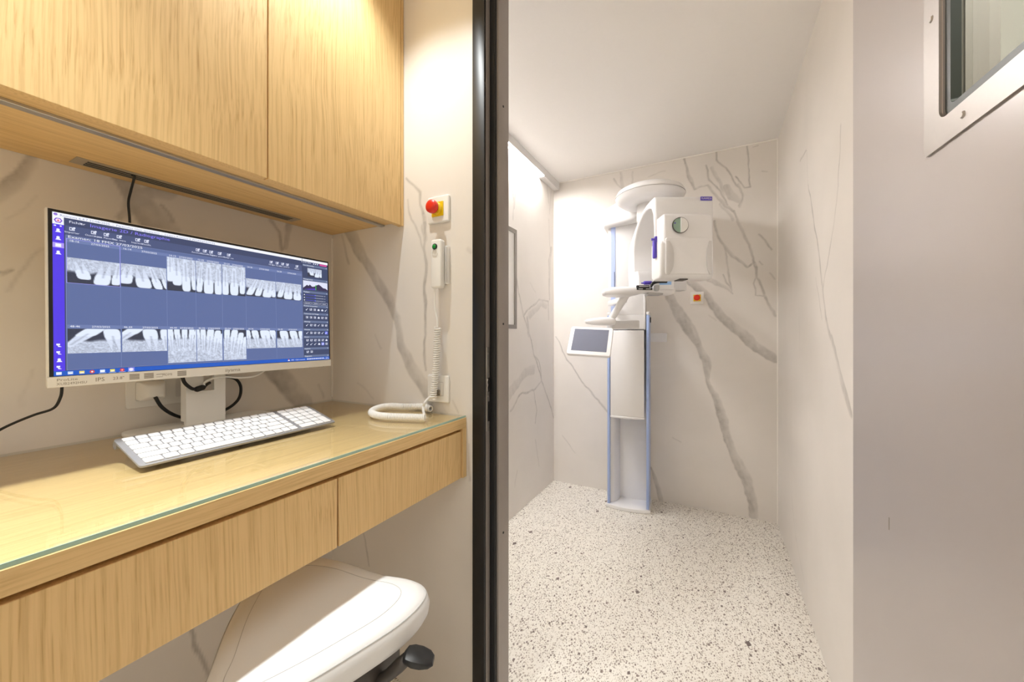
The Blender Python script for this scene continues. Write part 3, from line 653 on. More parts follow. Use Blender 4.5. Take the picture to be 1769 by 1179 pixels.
# tool column on the right
rect(.850, .0, .852, .97, rgb(54, 62, 92), 2); rect(.852, .040, 1, .97, cRP, 2); rect(.852, .024, 1, .045, cTOP, 3); stext('Praticien defaut', .846, .038, .011, cTXT, 4, 1.1)
for u in (.916, .927, .938): disc(u, .035, .0035, cTXT, 4, 8)
rect(.950, .026, .994, .043, rgb(205, 40, 140), 4); stext('Deconnexion', .953, .039, .010, rgb(255, 170, 220), 5, 1.0)
for v, s in ((.050, 'Vue d\'ensemble'), (.186, 'Histogramme'), (.312, 'Reglages'), (.450, 'Rotation et position'), (.528, 'Traitement de l\'image'), (.606, 'Affichage'), (.684, 'Mesures'), (.757, 'Dessin'), (.872, 'Implants'), (.946, 'Diagnostic')):
    rect(.853, v, .998, v+.021, cRH, 3); stext(s, .856, v+.016, .0115, cLIT, 4, 1.15); disc(.991, v+.011, .0028, cLIT, 4, 3)
radiograph(.880, .084, .962, .168, 40, 26, [(.30, .3, .75, -.15, 1, .20), (.68, .36, .9, .12, 1, .03), (.95, .2, .9, .08, 0, .08)], True, 1)
rect(.854, .212, .996, .298, rgb(226, 230, 250), 3)
hp = [(.854, .298), (.854, .285), (.866, .268), (.876, .252), (.884, .262), (.892, .246), (.904, .266), (.918, .262), (.930, .248), (.944, .236), (.956, .250), (.970, .268), (.984, .270), (.996, .284), (.996, .298)]
for (u_a, v_a), (u_b, v_b) in zip(hp[1:-1], hp[2:-1]): poly([(u_a, v_a), (u_a, .298), (u_b, .298), (u_b, v_b)], rgb(58, 52, 84), 4)
poly([(.860, .298), (.90, .286), (.925, .280), (.925, .298)], rgb(84, 60, 190), 5); rect(.924, .246, .928, .298, rgb(70, 190, 70), 6)
for v in (.352, .379, .405):
    disc(.860, v, .003, cLIT, 4, 8); rect(.868, v-.0015, .921, v+.0015, rgb(92, 92, 225), 4); rect(.921, v-.0012, .972, v+.0012, cTXT, 4); disc(.921, v, .0032, rgb(110, 120, 245), 5, 10); disc(.979, v, .002, cTXT, 4, 6)
for u, s in ((.857, 'Annuler'), (.905, 'Refaire'), (.953, 'Initial')): line(u, .422, u+.042, .444, cTXT, 4, .0009); stext(s, u+.021, .438, .011, cTXT, 5, 1.1, 'CENTER')
rnd = random.Random(4)
for v, n_ in ((.495, 6), (.573, 6), (.650, 6), (.727, 6), (.800, 6), (.838, 6), (.914, 2)):
    for k in range(n_):
        u = .873+k*.0222
        if (abs(v-.727) < .001 and k == 5) or (abs(v-.838) < .001 and k == 4): rect(u-.008, v-.014, u+.008, v+.014, rgb(120, 130, 250), 3)
        t = rnd.randrange(4)
        if t == 0: line(u-.006, v-.010, u+.006, v+.010, cTXT, 4, .0016); rect(u-.002, v-.003, u+.003, v+.005, cTXT, 5)
        elif t == 1: poly([(u-.006, v+.010), (u-.004, v+.010), (u+.006, v-.008), (u+.004, v-.010)], cTXT, 4); disc(u-.004, v+.006, .003, cTXT, 5, 8)
        elif t == 2: rect(u-.006, v-.010, u-.003, v+.010, cTXT, 4); rect(u+.001, v-.010, u+.006, v+.002, cTXT, 4); rect(u-.003, v+.006, u+.006, v+.010, cTXT, 4)
        else: rect(u-.006, v-.002, u+.006, v+.010, cTXT, 4); poly([(u-.005, v-.002), (u, v-.011), (u+.005, v-.002)], cTXT, 4)
# task bar
rect(0, .970, 1, 1, cTASK, 3)
tc_ = [(235, 240, 255), (200, 215, 245), (240, 220, 120), (220, 80, 60), (235, 245, 255), (240, 225, 90), (225, 60, 60), (235, 225, 255)]
rect(.177, .971, .194, .999, rgb(130, 135, 230), 4)
for k, u in enumerate((.011, .036, .062, .086, .111, .136, .161, .185)):
    if k in (3, 6, 7): disc(u, .985, .0062, rgb(*tc_[k]), 5); disc(u, .985, .0026, cLIT if k != 6 else rgb(250, 190, 190), 6)
    else: rect(u-.006, .976, u+.006, .993, rgb(*tc_[k]), 5); rect(u-.004, .985, u+.004, .990, rgb(250, 250, 255), 6)
    if k >= 4: rect(u-.009, .997, u+.009, .9995, rgb(190, 215, 255), 5)
poly([(.765, .992), (.771, .976), (.778, .992)], cLIT, 5); disc(.770, .979, .0025, rgb(240, 70, 60), 6, 8); stext('18C  Ciel couvert', .782, .991, .013, cTXT, 5, 1.1)
for k in range(12): rect(.868+k*.0085, .978, .873+k*.0085, .991, cTXT, 5)
stext('10:24', .976, .983, .010, cTXT, 5, 1.0); stext('21/08/2025', .970, .996, .010, cTXT, 5, .9)
me = bpy.data.meshes.new('display'); me.from_pydata([tuple(MP @ Vector(p)) for p in SV], [], SF)
at = me.color_attributes.new('picture', 'FLOAT_COLOR', 'CORNER'); at.data.foreach_set('color', np.array([c for f in SC for c in f], dtype=np.float32).ravel())
m = bpy.data.materials.new('lit_display'); m.use_nodes = True; nt = m.node_tree; bs = nt.nodes['Principled BSDF']
an = nt.nodes.new('ShaderNodeVertexColor'); an.layer_name = 'picture'; nt.links.new(an.outputs['Color'], bs.inputs['Emission Color']); bs.inputs['Emission Strength'].default_value = 1.0
bs.inputs['Base Color'].default_value = (.01, .01, .012, 1); bs.inputs['Roughness'].default_value = .35; bs.inputs['Specular IOR Level'].default_value = .3
me.materials.append(m); do = bpy.data.objects.new('display', me); put(do, mo); do['label'] = 'lit display with rows of tooth radiographs'
# stand
n0 = wl(onX(319, 720, -1.243)); n1 = wl(onX(387, 720, -1.243))
def neckbox(b, x0, x1, z0, z1): box(b, (x0, -.004, z0), (x1, .012, z1), .002, 2)
b = NB(); zc = [.012, .100, .128, .26]
hx0, hx1 = n0.x+(n1.x-n0.x)*.42, n0.x+(n1.x-n0.x)*.70
t_ = bmesh.new()
box(t_, (n0.x, 0, .012), (hx0, .012, .26)); box(t_, (hx1, 0, .012), (n1.x, .012, .26)); box(t_, (hx0, 0, .012), (hx1, .012, .098)); box(t_, (hx0, 0, .145), (hx1, .012, .26))
merge(b, t_); box(b, (n0.x, .012, .02), (n0.x+.006, .03, .26)); box(b, (n1.x-.006, .012, .02), (n1.x, .03, .26)); obj('stand_neck', b, M_white, mo, local=True, smooth=0)
b = NB(); pl = rrect(wl((0, .375, 0)).x, wl((-1.045, .5, 0)).y, wl((0, .70, 0)).x, wl((-1.305, .5, 0)).y, .03, 4); prism(b, pl, 2, .0008, .012, .003, 2); obj('stand_base', b, M_white, mo, local=True)
b = NB(); box(b, (n0.x+.01, .012, .19), (n1.x-.01, .05, .25), .004); obj('hinge', b, M_machg, mo, local=True)

# ------------------------------------------------------------------ keyboard (its back edge rests on the monitor's base)
KF = [Vector((-.934, .292, DESK+.004)), Vector((-.940, .706, DESK+.004))]
kyaw = math.atan2((KF[1]-KF[0]).y, (KF[1]-KF[0]).x)
ktilt = math.radians(15.6)
kb = thing('keyboard', 'slim silver keyboard with white keys on the desk before the screen', 'keyboard', KF[0])
kb.rotation_euler = Matrix.LocRotScale(None, (Matrix.Rotation(kyaw, 3, 'Z') @ Matrix.Rotation(ktilt, 3, 'X')), None).to_euler()
KL, KD = .414, .128
b = NB(); prism(b, rrect(0, 0, KL, KD, .007, 4), 2, 0, .005, .0012, 2); tube(b, [(.001, KD-.008, -.005), (KL-.001, KD-.008, -.005)], .0085, 14); obj('base', b, M_kb, kb, local=True)
keymesh = {}
def key(x, y, wd, hd):
    k = (round(wd, 4), round(hd, 4))
    if k not in keymesh:
        t = bmesh.new(); prism(t, rrect(0, 0, wd, hd, .0022, 2), 2, .005, .0076, .0006, 1)
        mm = bpy.data.meshes.new('key'); bmesh.ops.recalc_face_normals(t, faces=t.faces); t.to_mesh(mm); t.free(); mm.materials.append(M_key); keymesh[k] = mm
    o = bpy.data.objects.new('key', keymesh[k]); put(o, kb); o.location = (x, y, 0); return o
pit = .0193; gp = .0026; mxk = .010; rowy = [.006, .0262, .0464, .0666, .0868, .107]; rh = .0176
rows = [  # widths in pitches
 [1.55, 1.3, 1.3, 5.9, 1.25, 1.25, 1.0, 1.0, 1.0], [2.35]+[1]*10+[2.2, 1.0], [1.85]+[1]*11+[1.7, 1.0], [1.55]+[1]*12+[1, 1.0], [1]*13+[1.55, 1.0], [1.04]*15]
for ri, rw in enumerate(rows):
    x = mxk; tot = sum(rw); sc = (15.55*pit)/tot
    for ki, k in enumerate(rw): 
        hh = rh if ri < 5 else rh*.8
        key(x, rowy[ri], k*sc-gp, hh); x += k*sc
    x0 = mxk+15.55*pit+.008; pn = (KL-.009-x0)/4
    if ri == 0: key(x0, rowy[0], 2*pn-gp, rh); key(x0+2*pn, rowy[0], pn-gp, rh); key(x0+3*pn, rowy[0], pn-gp, rh+.0202)
    else:
        for k in range(4):
            if ri == 1 and k == 3: continue
            key(x0+k*pn, rowy[ri], pn-gp, rh if ri < 5 else rh*.8)

# ------------------------------------------------------------------ sockets, cords
so = thing('wall_socket', 'white double power socket plate on the marble behind the screen', 'socket', (XB, .45, 1.05))
b = NB(); prism(b, rrect(.386, 1.012, .550, 1.096, .006, 3), 0, XB, XB+.009, .002, 2); obj('plate', b, M_white, so)
for yc in (.427, .510):
    b = NB(); prism(b, rrect(yc-.024, 1.030, yc+.024, 1.080, .004, 3), 0, XB+.009, XB+.0105, .0006, 1); obj('insert', b, M_machg, so)
pc_ = thing('power_cord', 'black power cord with a white plug looping behind the screen stand', 'power cord', (XB, .43, 1.04))
b = NB(); loft(b, [[(x, y, z) for y, z in rrect(yc-.026*s, 1.056-.024*s, yc+.026*s, 1.056+.024*s, .004, 2)] for x, s, yc in ((XB+.0106, 1, .430), (XB+.03, 1, .430), (XB+.046, .8, .430), (XB+.052, .5, .430))]); obj('plug', b, M_white, pc_, label='white moulded plug')
cpts = [onX(268, 686, -1.276), onX(280, 704, -1.27), onX(300, 717, -1.28), onX(322, 722, -1.296), onX(360, 718, -1.306), onX(392, 707, -1.306), onX(412, 690, -1.306), onX(416, 670, -1.306), onX(408, 656, -1.306), onX(388, 650, -1.304)]
b = NB(); tube(b, spline(cpts, 8), .0042, 10); obj('cord', b, M_cable, pc_)
vc = thing('video_cable', 'black cable with a thick ferrite end in front of the stand neck', 'cable', onX(345, 668, -1.22))
b = NB(); tube(b, spline([onX(313, 640, -1.215), onX(318, 660, -1.215), onX(330, 671, -1.215), onX(338, 673, -1.215)], 8), .0042, 10); obj('cord', b, M_cable, vc)
b = NB(); tube(b, [onX(337, 673.5, -1.215), onX(340, 673, -1.216), onX(350, 670, -1.222), onX(353, 668.5, -1.225)], [.005, .0075, .0075, .005], 12); tube(b, [onX(352, 669, -1.224), onX(358, 664, -1.232), onX(362, 662, -1.245)], .004, 8); obj('ferrite', b, M_black, vc)
uw = thing('white_cable', 'thin white cable hanging under the lower rim of the monitor', 'cable', onX(400, 655, -1.2))
b = NB(); tube(b, spline([onX(458, 640, -1.20), onX(440, 650, -1.20), onX(415, 653, -1.20), onX(385, 651, -1.205), onX(365, 655, -1.21), onX(353, 662, -1.222), onX(354, 670, -1.226)], 8), .0028, 8); obj('cord', b, M_white, uw)
hc = thing('hanging_cable', 'thin black cable dropping from the ceiling grille to behind the screen', 'cable', onX(228, 296, -1.245))
b = NB(); tube(b, spline([Vector((-1.244, .376, UZ-.005)), onX(232, 306, -1.25), onX(226, 330, -1.26), onX(222, 350, -1.265), onX(224, 380, -1.27), onX(226, 430, -1.275)], 8), .0026, 8); obj('cord', b, M_cable, hc)
lc = thing('trailing_cable', 'thin black cable hanging below the left corner of the screen', 'cable', onX(60, 715, -1.25))
b = NB(); tube(b, spline([onX(106, 640, -1.22), onX(107, 670, -1.22), onX(104, 688, -1.22), onX(92, 706, -1.225), onX(60, 717, -1.235), onX(25, 731, -1.25), onX(-5, 746, -1.262), onX(-50, 775, -1.28), onX(-90, 800, -1.29)], 8), .0026, 8); obj('cord', b, M_cable, lc)

# ------------------------------------------------------------------ side wall: stop button, exposure handset, outlet
def wallplate(b, x0, x1, z0, z1, Y, t=.011): prism(b, rrect(x0, z0, x1, z1, .005, 3), 1, Y-t, Y, .0035, 3)
def estop(label, Y, x0, x1, z0, z1, thick):
    xc, zc_ = (x0+x1)/2, (z0+z1)/2; s = (z1-z0)
    e = thing('emergency_stop', label, 'emergency button', (xc, Y, zc_), group=None)
    b = NB(); wallplate(b, x0, x1, z0, z1, Y, thick); obj('plate', b, M_white, e)
    b = NB(); box(b, (xc-s*.27, Y-thick-.004, zc_-s*.27), (xc+s*.27, Y-thick+.001, zc_+s*.27), .001, 1); lathe(b, [(s*.24, 0), (s*.23, .006), (s*.18, .009), (0, .009)], 24, frame((xc, Y-thick-.004, zc_), (0, -1, 0))); obj('yellow_square', b, M_yellow, e, label='yellow square behind the button')
    b = NB(); lathe(b, [(s*.15, 0), (s*.15, .014), (0, .014)], 24, frame((xc, Y-thick-.012, zc_), (0, -1, 0))); obj('collar', b, M_black, e)
    b = NB(); lathe(b, [(s*.16, 0), (s*.235, .002), (s*.245, .008), (s*.235, .016), (s*.18, .0205), (s*.10, .022), (0, .022)], 28, frame((xc, Y-thick-.020, zc_), (0, -1, 0))); obj('button', b, M_red, e, label='red mushroom button')
    return e
estop('red mushroom emergency stop on yellow, on the wall beside the upper cabinet', YW, -.834, -.748, CH+.366, CH+.452, .011)
estop('small red emergency stop on yellow, far wall right of the imaging unit', YB, -.150, -.067, CH+.218, CH+.303, .010)
hs = thing('exposure_handset', 'white hand switch with green button and coiled cord on the wall', 'hand switch', (-.79, YW-.03, 1.42))
hY = YW-.034
hx = lambda px: onY(px, 450, hY).x
hz = lambda py: onY(752, py, hY).z
b = NB(); prism(b, rrect(hx(745), hz(498), hx(763), hz(414), .009, 5), 1, hY-.004, YW-.016, .005, 3); obj('body', b, M_white, hs)
gz = hz(427); gx = onY(750, 427, hY-.008).x
b = NB(); lathe(b, [(.0095, 0), (.0095, .003), (.0075, .004), (0, .004)], 24, frame((gx, hY-.0035, gz), (0, -1, 0))); gb = obj('button_ring', b, M_black, hs)
b = NB(); lathe(b, [(.0068, 0), (.0064, .0025), (.004, .0045), (0, .005)], 20, frame((gx, hY-.0065, gz), (0, -1, 0))); obj('button', b, M_green, gb, label='green push button')
b = NB(); lathe(b, [(.0115, 0), (.0115, .0015), (.009, .002)], 24, frame((gx, hY-.0042, gz-.018), (0, -1, 0))); obj('thumb_rest', b, M_white, hs)
hb = thing('handset_bracket', 'white wall clip behind the hand switch', 'bracket', (-.775, YW-.008, 1.42))
b = NB(); box(b, (hx(752), YW-.0155, hz(490)), (hx(766), YW, hz(424)), .002, 2); obj('holder', b, M_white, hb)
for xx in (hx(763)+.003,): 
    b = NB(); box(b, (xx, YW-.021, hz(488)), (xx+.004, YW-.0155, hz(426)), .001, 1); obj('rail', b, M_machg, hb)
b = NB(); c0 = onY(751, 498, YW-.03); c1 = onY(751, 530, YW-.03); c2 = onY(755, 552, YW-.03); c3 = onY(756, 566, YW-.03)
tube(b, spline([c0, c1, c2, c3], 6), .0028, 8); obj('straight_cord', b, M_white, hs)
def helix(path, r, pitch, n=10):
    P = spline(path, 16); L = [0]
    for a_, b_ in zip(P, P[1:]): L.append(L[-1]+(b_-a_).length)
    tot = L[-1]; out = []; N = int(tot/pitch*n); j = 0; up = None
    for i in range(N+1):
        s = tot*i/N
        while j < len(L)-2 and L[j+1] < s: j += 1
        t = (s-L[j])/max(1e-9, L[j+1]-L[j]); p = P[j].lerp(P[j+1], t); d = (P[j+1]-P[j]).normalized()
        if up is None: up = d.orthogonal().normalized()
        up = (up-d*up.dot(d)).normalized(); v = d.cross(up); a_ = 2*math.pi*i/n
        out.append(p+(up*math.cos(a_)+v*math.sin(a_))*r)
    return out
b = NB(); tube(b, helix([c3, onY(755, 600, YW-.028), onY(753, 640, YW-.028), onY(750, 672, YW-.03), onY(748, 690, YW-.034)], .0086, .0072), .0030, 6); obj('coiled_cord', b, M_white, hs)
zc_ = DESK+.0115
b = NB(); tube(b, helix([onZ(744, 707, zc_), onZ(728, 703, zc_), onZ(700, 703, zc_), onZ(672, 702, zc_), onZ(652, 706, zc_), onZ(642, 712, zc_), onZ(648, 717, zc_), onZ(670, 720, zc_), onZ(700, 721, zc_), onZ(734, 722, zc_)], .0085, .0050), .0026, 6); obj('coiled_cord', b, M_white, hs)
b = NB(); tube(b, spline([onZ(734, 722, zc_), onY(731, 706, .925), onY(734, 696, .93), onY(740, 689, .945), onY(748, 682, .955), onY(755, 678, .966)], 8), .0042, 8); obj('straight_cord', b, M_white, hs)
b = NB(); box(b, onY(754, 681, .962)-Vector((.005, .004, .005)), onY(757, 676, .962)+Vector((.004, .004, .004)), .001, 1); obj('connector', b, mat('clear_grey_plastic', rgb(120, 110, 96), .25, noise=.1), hs, label='small grey connector plug')
dc = thing('cord_clip', 'small clear plastic clip standing by the coiled cord', 'clip', (onZ(742, 720, DESK).x, onZ(742, 720, DESK).y, DESK))
p = onZ(741, 721, DESK); b = NB(); box(b, (p.x-.006, p.y-.003, DESK+.0005), (p.x+.008, p.y+.008, DESK+.046), .002, 2); obj('body', b, M_clear, dc)
nw = thing('network_outlet', 'white square outlet plate on the wall just above the desk end', 'outlet', (-.795, YW, 1.03))
x0, x1 = onY(741, 670, YW).x, onY(777.5, 670, YW).x
b = NB(); wallplate(b, x0, x1, CH-.217, CH-.129, YW, .008); obj('plate', b, M_white, nw)
xm = (x0+x1)/2
b = NB(); box(b, (xm-.024, YW-.0092, CH-.196), (xm+.024, YW-.007, CH-.150), .0008, 1); obj('insert', b, M_machg, nw)
b = NB(); box(b, (xm-.003, YW-.0105, CH-.193), (xm+.021, YW-.009, CH-.153), .0008, 1); obj('shutter', b, M_white, nw)

# ------------------------------------------------------------------ left wall of the imaging room: framed panel and LED channel
fp = thing('framed_panel', 'tall white panel in a grey metal frame on the left wall past the door', 'framed panel', (XL, 2.1, 1.56))
fy0, fy1, fz0, fz1 = 1.75, 2.243, CH+.045, CH+.702
b = NB()
for a_, c_ in (((fy0, fz0), (fy0+.035, fz1)), ((fy1-.026, fz0), (fy1, fz1)), ((fy0+.035, fz0), (fy1-.026, fz0+.026)), ((fy0+.035, fz1-.026), (fy1-.026, fz1))): box(b, (XL, a_[0], a_[1]), (XL+.014, c_[0], c_[1]))
obj('frame', b, mat('grey_frame', rgb(132, 126, 120), .4, metal=.4, noise=.03), fp, smooth=0)
b = NB(); box(b, (XL, fy0+.035, fz0+.026), (XL+.006, fy1-.026, fz1-.026)); obj('panel', b, M_white, fp, smooth=0)
ls = thing('led_light', 'long white LED batten in the ceiling corner of the imaging room', 'light', (XL, 2.0, CEIL))
b = NB(); box(b, (XL, 2.62, CEIL-.062), (XL+.05, YB-.002, CEIL), .002, 1); box(b, (XL, 1.10, CEIL-.04), (XL+.05, 2.62, CEIL)); box(b, (XL+.043, 1.10, CEIL-.050), (XL+.05, 2.62, CEIL-.0401)); obj('housing', b, M_machg, ls, smooth=0)
b = NB(); box(b, (XL, 2.606, CEIL-.05), (XL+.046, 2.6195, CEIL-.0205), .001, 1); obj('end_cap', b, M_alu, ls)
b = NB(); box(b, (XL+.004, 1.12, CEIL-.047), (XL+.042, 2.605, CEIL-.041), .001, 1); obj('diffuser', b, M_led, ls, label='glowing diffuser')

# ------------------------------------------------------------------ panoramic imaging unit
C0 = Vector((-.527, 2.668, 0)); ca = math.radians(5)
MK = Matrix.Translation(C0) @ Matrix.Rotation(ca, 4, 'Z')          # column frame: x right, y to the wall
xm_ = thing('xray_unit', 'white panoramic dental imaging unit standing against the far marble wall', 'imaging machine', (C0.x, C0.y+.1, 0))
def bowl(x0, x1, y1, bow, n=10, y0=0):
    return [(x0+(x1-x0)*k/n, y0-bow*(1-(2*k/n-1)**2)) for k in range(n+1)]+[(x1, y1), (x0, y1)]
HWD = .1375
b = NB(); prism(b, bowl(-HWD-.008, HWD+.008, .20, .026, 12, -.004), 2, 0.0005, .026, .004, 2, MK); obj('base_plate', b, M_mach, xm_)
RT = CH+.140
for sgn in (-1, 1):
    xa, xb = sorted((sgn*HWD, sgn*(HWD-.017)))
    b = NB(); box(b, (xa, -.002, .026), (xb, .18, RT), .003, 2, MK); r_ = obj('side_rail', b, M_blue, xm_, label='pale blue side rail of the column')
    b = NB(); box(b, (xa-.001, -.003, RT), (xb+.001, .18, RT+.020), .003, 2, MK); obj('cap', b, M_mach, r_)
b = NB()
back = [(-HWD+.017, .03)]+[(-HWD+.017+.05*math.sin(t*math.pi/2/6), .03+.12*(1-math.cos(t*math.pi/2/6))) for t in range(1, 7)]+[(HWD-.017, .15), (HWD-.017, .18), (-HWD+.017, .18)]
prism(b, back, 2, .026, RT, 0, 2, MK); obj('column_back', b, M_mach, xm_)
b = NB(); box(b, (HWD+.0005, .10, RT-.05), (HWD+.006, .14, RT-.012), .002, 1, MK); obj('catch', b, M_black, xm_)
# telescopic lift
LX0, LX1 = -.116, .106
b = NB(); prism(b, bowl(LX0, LX1, .028, .018, 10, 0), 2, .645, CH+.036, .003, 2, MK); prism(b, bowl(LX0-.001, LX1+.001, .028, .020, 10, 0), 2, .630, .645, .002, 1, MK); obj('lower_cover', b, M_mach, xm_)
b = NB(); prism(b, bowl(LX0-.016, LX1, .145, .014, 10, .004), 2, CH+.142, CH+.775, .003, 2, MK); prism(b, bowl(LX0+.001, LX1, .028, .014, 10, .004), 2, CH+.042, CH+.142, .003, 1, MK); obj('upper_cover', b, M_mach, xm_)
b = NB(); box(b, (LX1-.002, -.004, CH+.04), (LX1+.010, .10, CH+.30), .003, 2, MK); obj('edge_profile', b, M_machg, xm_)
b = NB(); box(b, (-.112, -.010, CH+.145), (-.081, .02, CH+.77), .002, 1, MK); obj('blue_stripe', b, mat('light_blue_plastic', rgb(186, 202, 242), .35, noise=.01), xm_, label='pale blue stripe down the column front')
b = NB(); box(b, (-.089, -.0115, CH+.325), (-.086, 0, CH+.44), 0, 1, MK); obj('slot', b, M_black, xm_)
# shoulder and cover disc above
b = NB()
secs = [(-.158, .748, .835, -.03, .16), (-.148, .746, .868, -.05, .17), (-.06, .752, .905, -.075, .18), (.03, .760, .93, -.10, .18), (.12, .780, .935, -.13, .17), (.17, .80, .93, -.15, .12)]
loft(b, [[(x, y, z+CH) for y, z in rrect(y0, z0, y1, z1, .018, 3)] for x, z0, z1, y0, y1 in secs], MK); obj('shoulder', b, M_mach, xm_)
AX = MC @ Vector((.845, 2.33, 0)); AX.z = CH
b = NB(); lathe(b, [(0, .80), (.12, .80), (.165, .808), (.192, .828), (.203, .8485), (.203, .8485)], 48, Matrix.Translation(AX)); obj('disc_underside', b, M_mach, xm_)
b = NB(); lathe(b, [(.200, .8485), (.2005, .8515)], 48, Matrix.Translation(AX)); lathe(b, [(.204, .8515), (.202, .862), (.190, .882), (.165, .896), (.10, .908), (0, .912)], 48, Matrix.Translation(AX)); obj('disc_cover', b, M_mach, xm_)
b = NB(); lathe(b, [(0, .70), (.075, .70), (.075, .81), (0, .81)], 32, Matrix.Translation(AX+Vector((0, 0, 0)))); obj('pivot', b, M_machg, xm_)
# C-arm: side profile in (d, z), swept across r
R0, R1 = .75, 1.055
outer = [(1.985, .50), (1.985, .70), (1.99, .722), (2.005, .733), (2.06, .735), (2.12, .730), (2.18, .716), (2.25, .688), (2.31, .652), (2.37, .612), (2.414, .575), (2.445, .530), (2.455, .47), (2.455, .40), (2.44, .30), (2.43, .285)]
inner = [(2.30, .285), (2.30, .30), (2.345, .42), (2.345, .52), (2.325, .58), (2.29, .622), (2.238, .664), (2.18, .688), (2.13, .697), (2.08, .694), (2.045, .68), (2.022, .645), (2.012, .58), (2.008, .50)]
b = NB(); prism(b, outer+inner, 0, R0, R1, .010, 3, MC); ca_ = obj('c_arm', b, M_mach, xm_, smooth=50)
b = NB(); prism(b, [(2.262, .27), (2.262, .355), (2.285, .388), (2.345, .395), (2.345, .27)], 0, R0+.006, R1-.01, .008, 2, MC); obj('tube_head', b, M_machg, xm_)
hp_ = [(1.885, .300), (1.884, .455), (1.892, .472), (1.912, .482), (1.99, .486), (2.012, .475), (2.012, .298), (1.99, .284), (1.905, .284)]
b = NB(); prism(b, hp_, 0, .738, 1.004, .012, 4, MC); hd = obj('sensor_head', b, M_mach, xm_, smooth=50)
b = NB(); prism(b, [(1.886, .46), (1.892, .598), (1.906, .612), (1.99, .612), (1.99, .46)], 0, .757, 1.004, .012, 4, MC); obj('upper_panel', b, M_mach, hd, smooth=50)
def face(px, py, d=1.885): return ((px-884.5)/FP*d, (580-py)/FP*d)
b = NB(); r0_, z1_ = face(1149, 411); r1_, z0_ = face(1227, 474)
prism(b, rrect(r0_, z0_, r1_, z1_, .012, 4), 1, 1.878, 1.890, .004, 3, MC); obj('front_panel', b, M_mach, hd)
for pxs in ((1149, 1163), (1219, 1228)):
    a0, zt_ = face(pxs[0], 417); a1, zb_ = face(pxs[1], 475); k = 1 if pxs[0] < 1200 else -1
    pts = []
    for i in range(9): t = i/8; pts.append((a0 if k > 0 else a1, zt_+(zb_-zt_)*t))
    for i in range(9): t = 1-i/8; pts.append(((a1 if k > 0 else a0)-k*(abs(2*t-1)**3)*abs(a1-a0)*.55, zt_+(zb_-zt_)*t))
    b = NB(); prism(b, pts, 1, 1.873, 1.880, .003, 2, MC); obj('grip', b, M_machg, hd)
kr, kz = face(1175, 389.5); KR = .0385
MKn = MC @ frame((kr, 1.886, kz), (0, -1, 0))
b = NB(); lathe(b, [(KR-.0015, 0), (KR-.0015, .0065), (KR+.001, .0065), (KR+.001, 0)], 40, MKn); kn = obj('dial_ring', b, M_dark, hd)
def half(sgn, r, z0, z1, bulge):
    t = bmesh.new(); n = 16; A = []
    rings = []
    for s, zz_ in ((1, z0), (1, z1-bulge*.6), (.93, z1-bulge*.2), (.75, z1)):
        rings.append([(sgn*r*s*math.sin(math.pi*k/n), -r*s*math.cos(math.pi*k/n), zz_) for k in range(n+1)])
    loft(t, rings); return t
t = half(1, KR-.002, 0, .016, .01); b = NB(); merge(b, t, MKn); obj('dial', b, M_white, kn, label='white half of the round dial')
t = half(-1, KR-.002, 0, .004, .002); b = NB(); merge(b, t, MKn); obj('dial_window', b, M_knobg, kn, label='pale green half of the round dial')
b = NB(); lathe(b, [(0, .0012), (.004, .001), (.004, 0)], 10, MC @ frame((face(1165.5, 386)[0], 1.8815, face(0, 386)[1]), (0, -1, 0))); obj('dot', b, M_purple, kn)
lr0, lz1 = face(1210, 340, 1.985); lr1, lz0 = face(1230, 346.5, 1.985)
b = NB(); box(b, (lr0, 1.982, lz0), (lr1, 1.986, lz1), .0008, 1, MC); lg = obj('nameplate', b, M_purple, ca_, label='purple nameplate with white lettering')
b = NB(); text(b, 'PLANMECA', .0125, MC @ Matrix.Translation((lr0+.004, 1.9815, lz0+.0055)) @ Matrix.Rotation(math.pi/2, 4, 'X'), sx=.82); obj('lettering', b, M_white, lg, smooth=0)['kind'] = 'stuff'
a0, zt_ = face(1129, 413, 2.03); a1, zb_ = face(1135, 447, 2.03)
b = NB(); box(b, (.722, 1.93, .395), (.739, 1.955, .490), .006, 3, MC); tube(b, [(.714, 1.94, .492), (.740, 1.94, .492)], .006, 10, M=MC); box(b, (.730, 1.935, .47), (.743, 1.95, .508), .003, 2, MC); obj('handle', b, M_purple, hd, label='purple handle at the sensor edge')
b = NB(); a0, _ = face(1176, 481); a1, _ = face(1191, 481); box(b, (a0, 1.90, .280), (a1, 1.96, .285), .001, 1, MC); obj('foot_vent', b, M_dark, hd)
# patient support table
def sect(r, d, z, hd_, hh, n=16, e=3.0):
    out = []
    for k in range(n):
        t = 2*math.pi*k/n; c, s = math.cos(t), math.sin(t)
        out.append((r, d+hd_*math.copysign(abs(c)**(2/e), c), z+hh*math.copysign(abs(s)**(2/e), s)))
    return out
TD = 2.25
tb = NB()
loft(tb, [sect(r, d, z, hd_, hh) for r, d, z, hd_, hh in ((.538, TD, .255, .02, .008), (.546, TD, .255, .045, .020), (.575, TD, .256, .065, .027), (.64, TD, .257, .075, .029), (.70, TD, .258, .075, .028), (.735, TD, .262, .07, .023), (.775, TD, .268, .065, .018), (.86, TD, .266, .065, .023), (.925, TD, .264, .06, .027), (.948, TD, .266, .05, .023), (.955, TD, .268, .03, .012))], MC)
tbl = obj('support_table', tb, M_mach, xm_, smooth=60)
b = NB(); box(b, (.815, 2.165, .262), (.928, 2.20, .322), .006, 3, MC); scb = obj('display_block', b, M_mach, tbl)
b = NB(); box(b, (.842, 2.1635, .290), (.910, 2.1655, .314), .001, 1, MC); obj('blue_screen', b, M_lblue, scb)
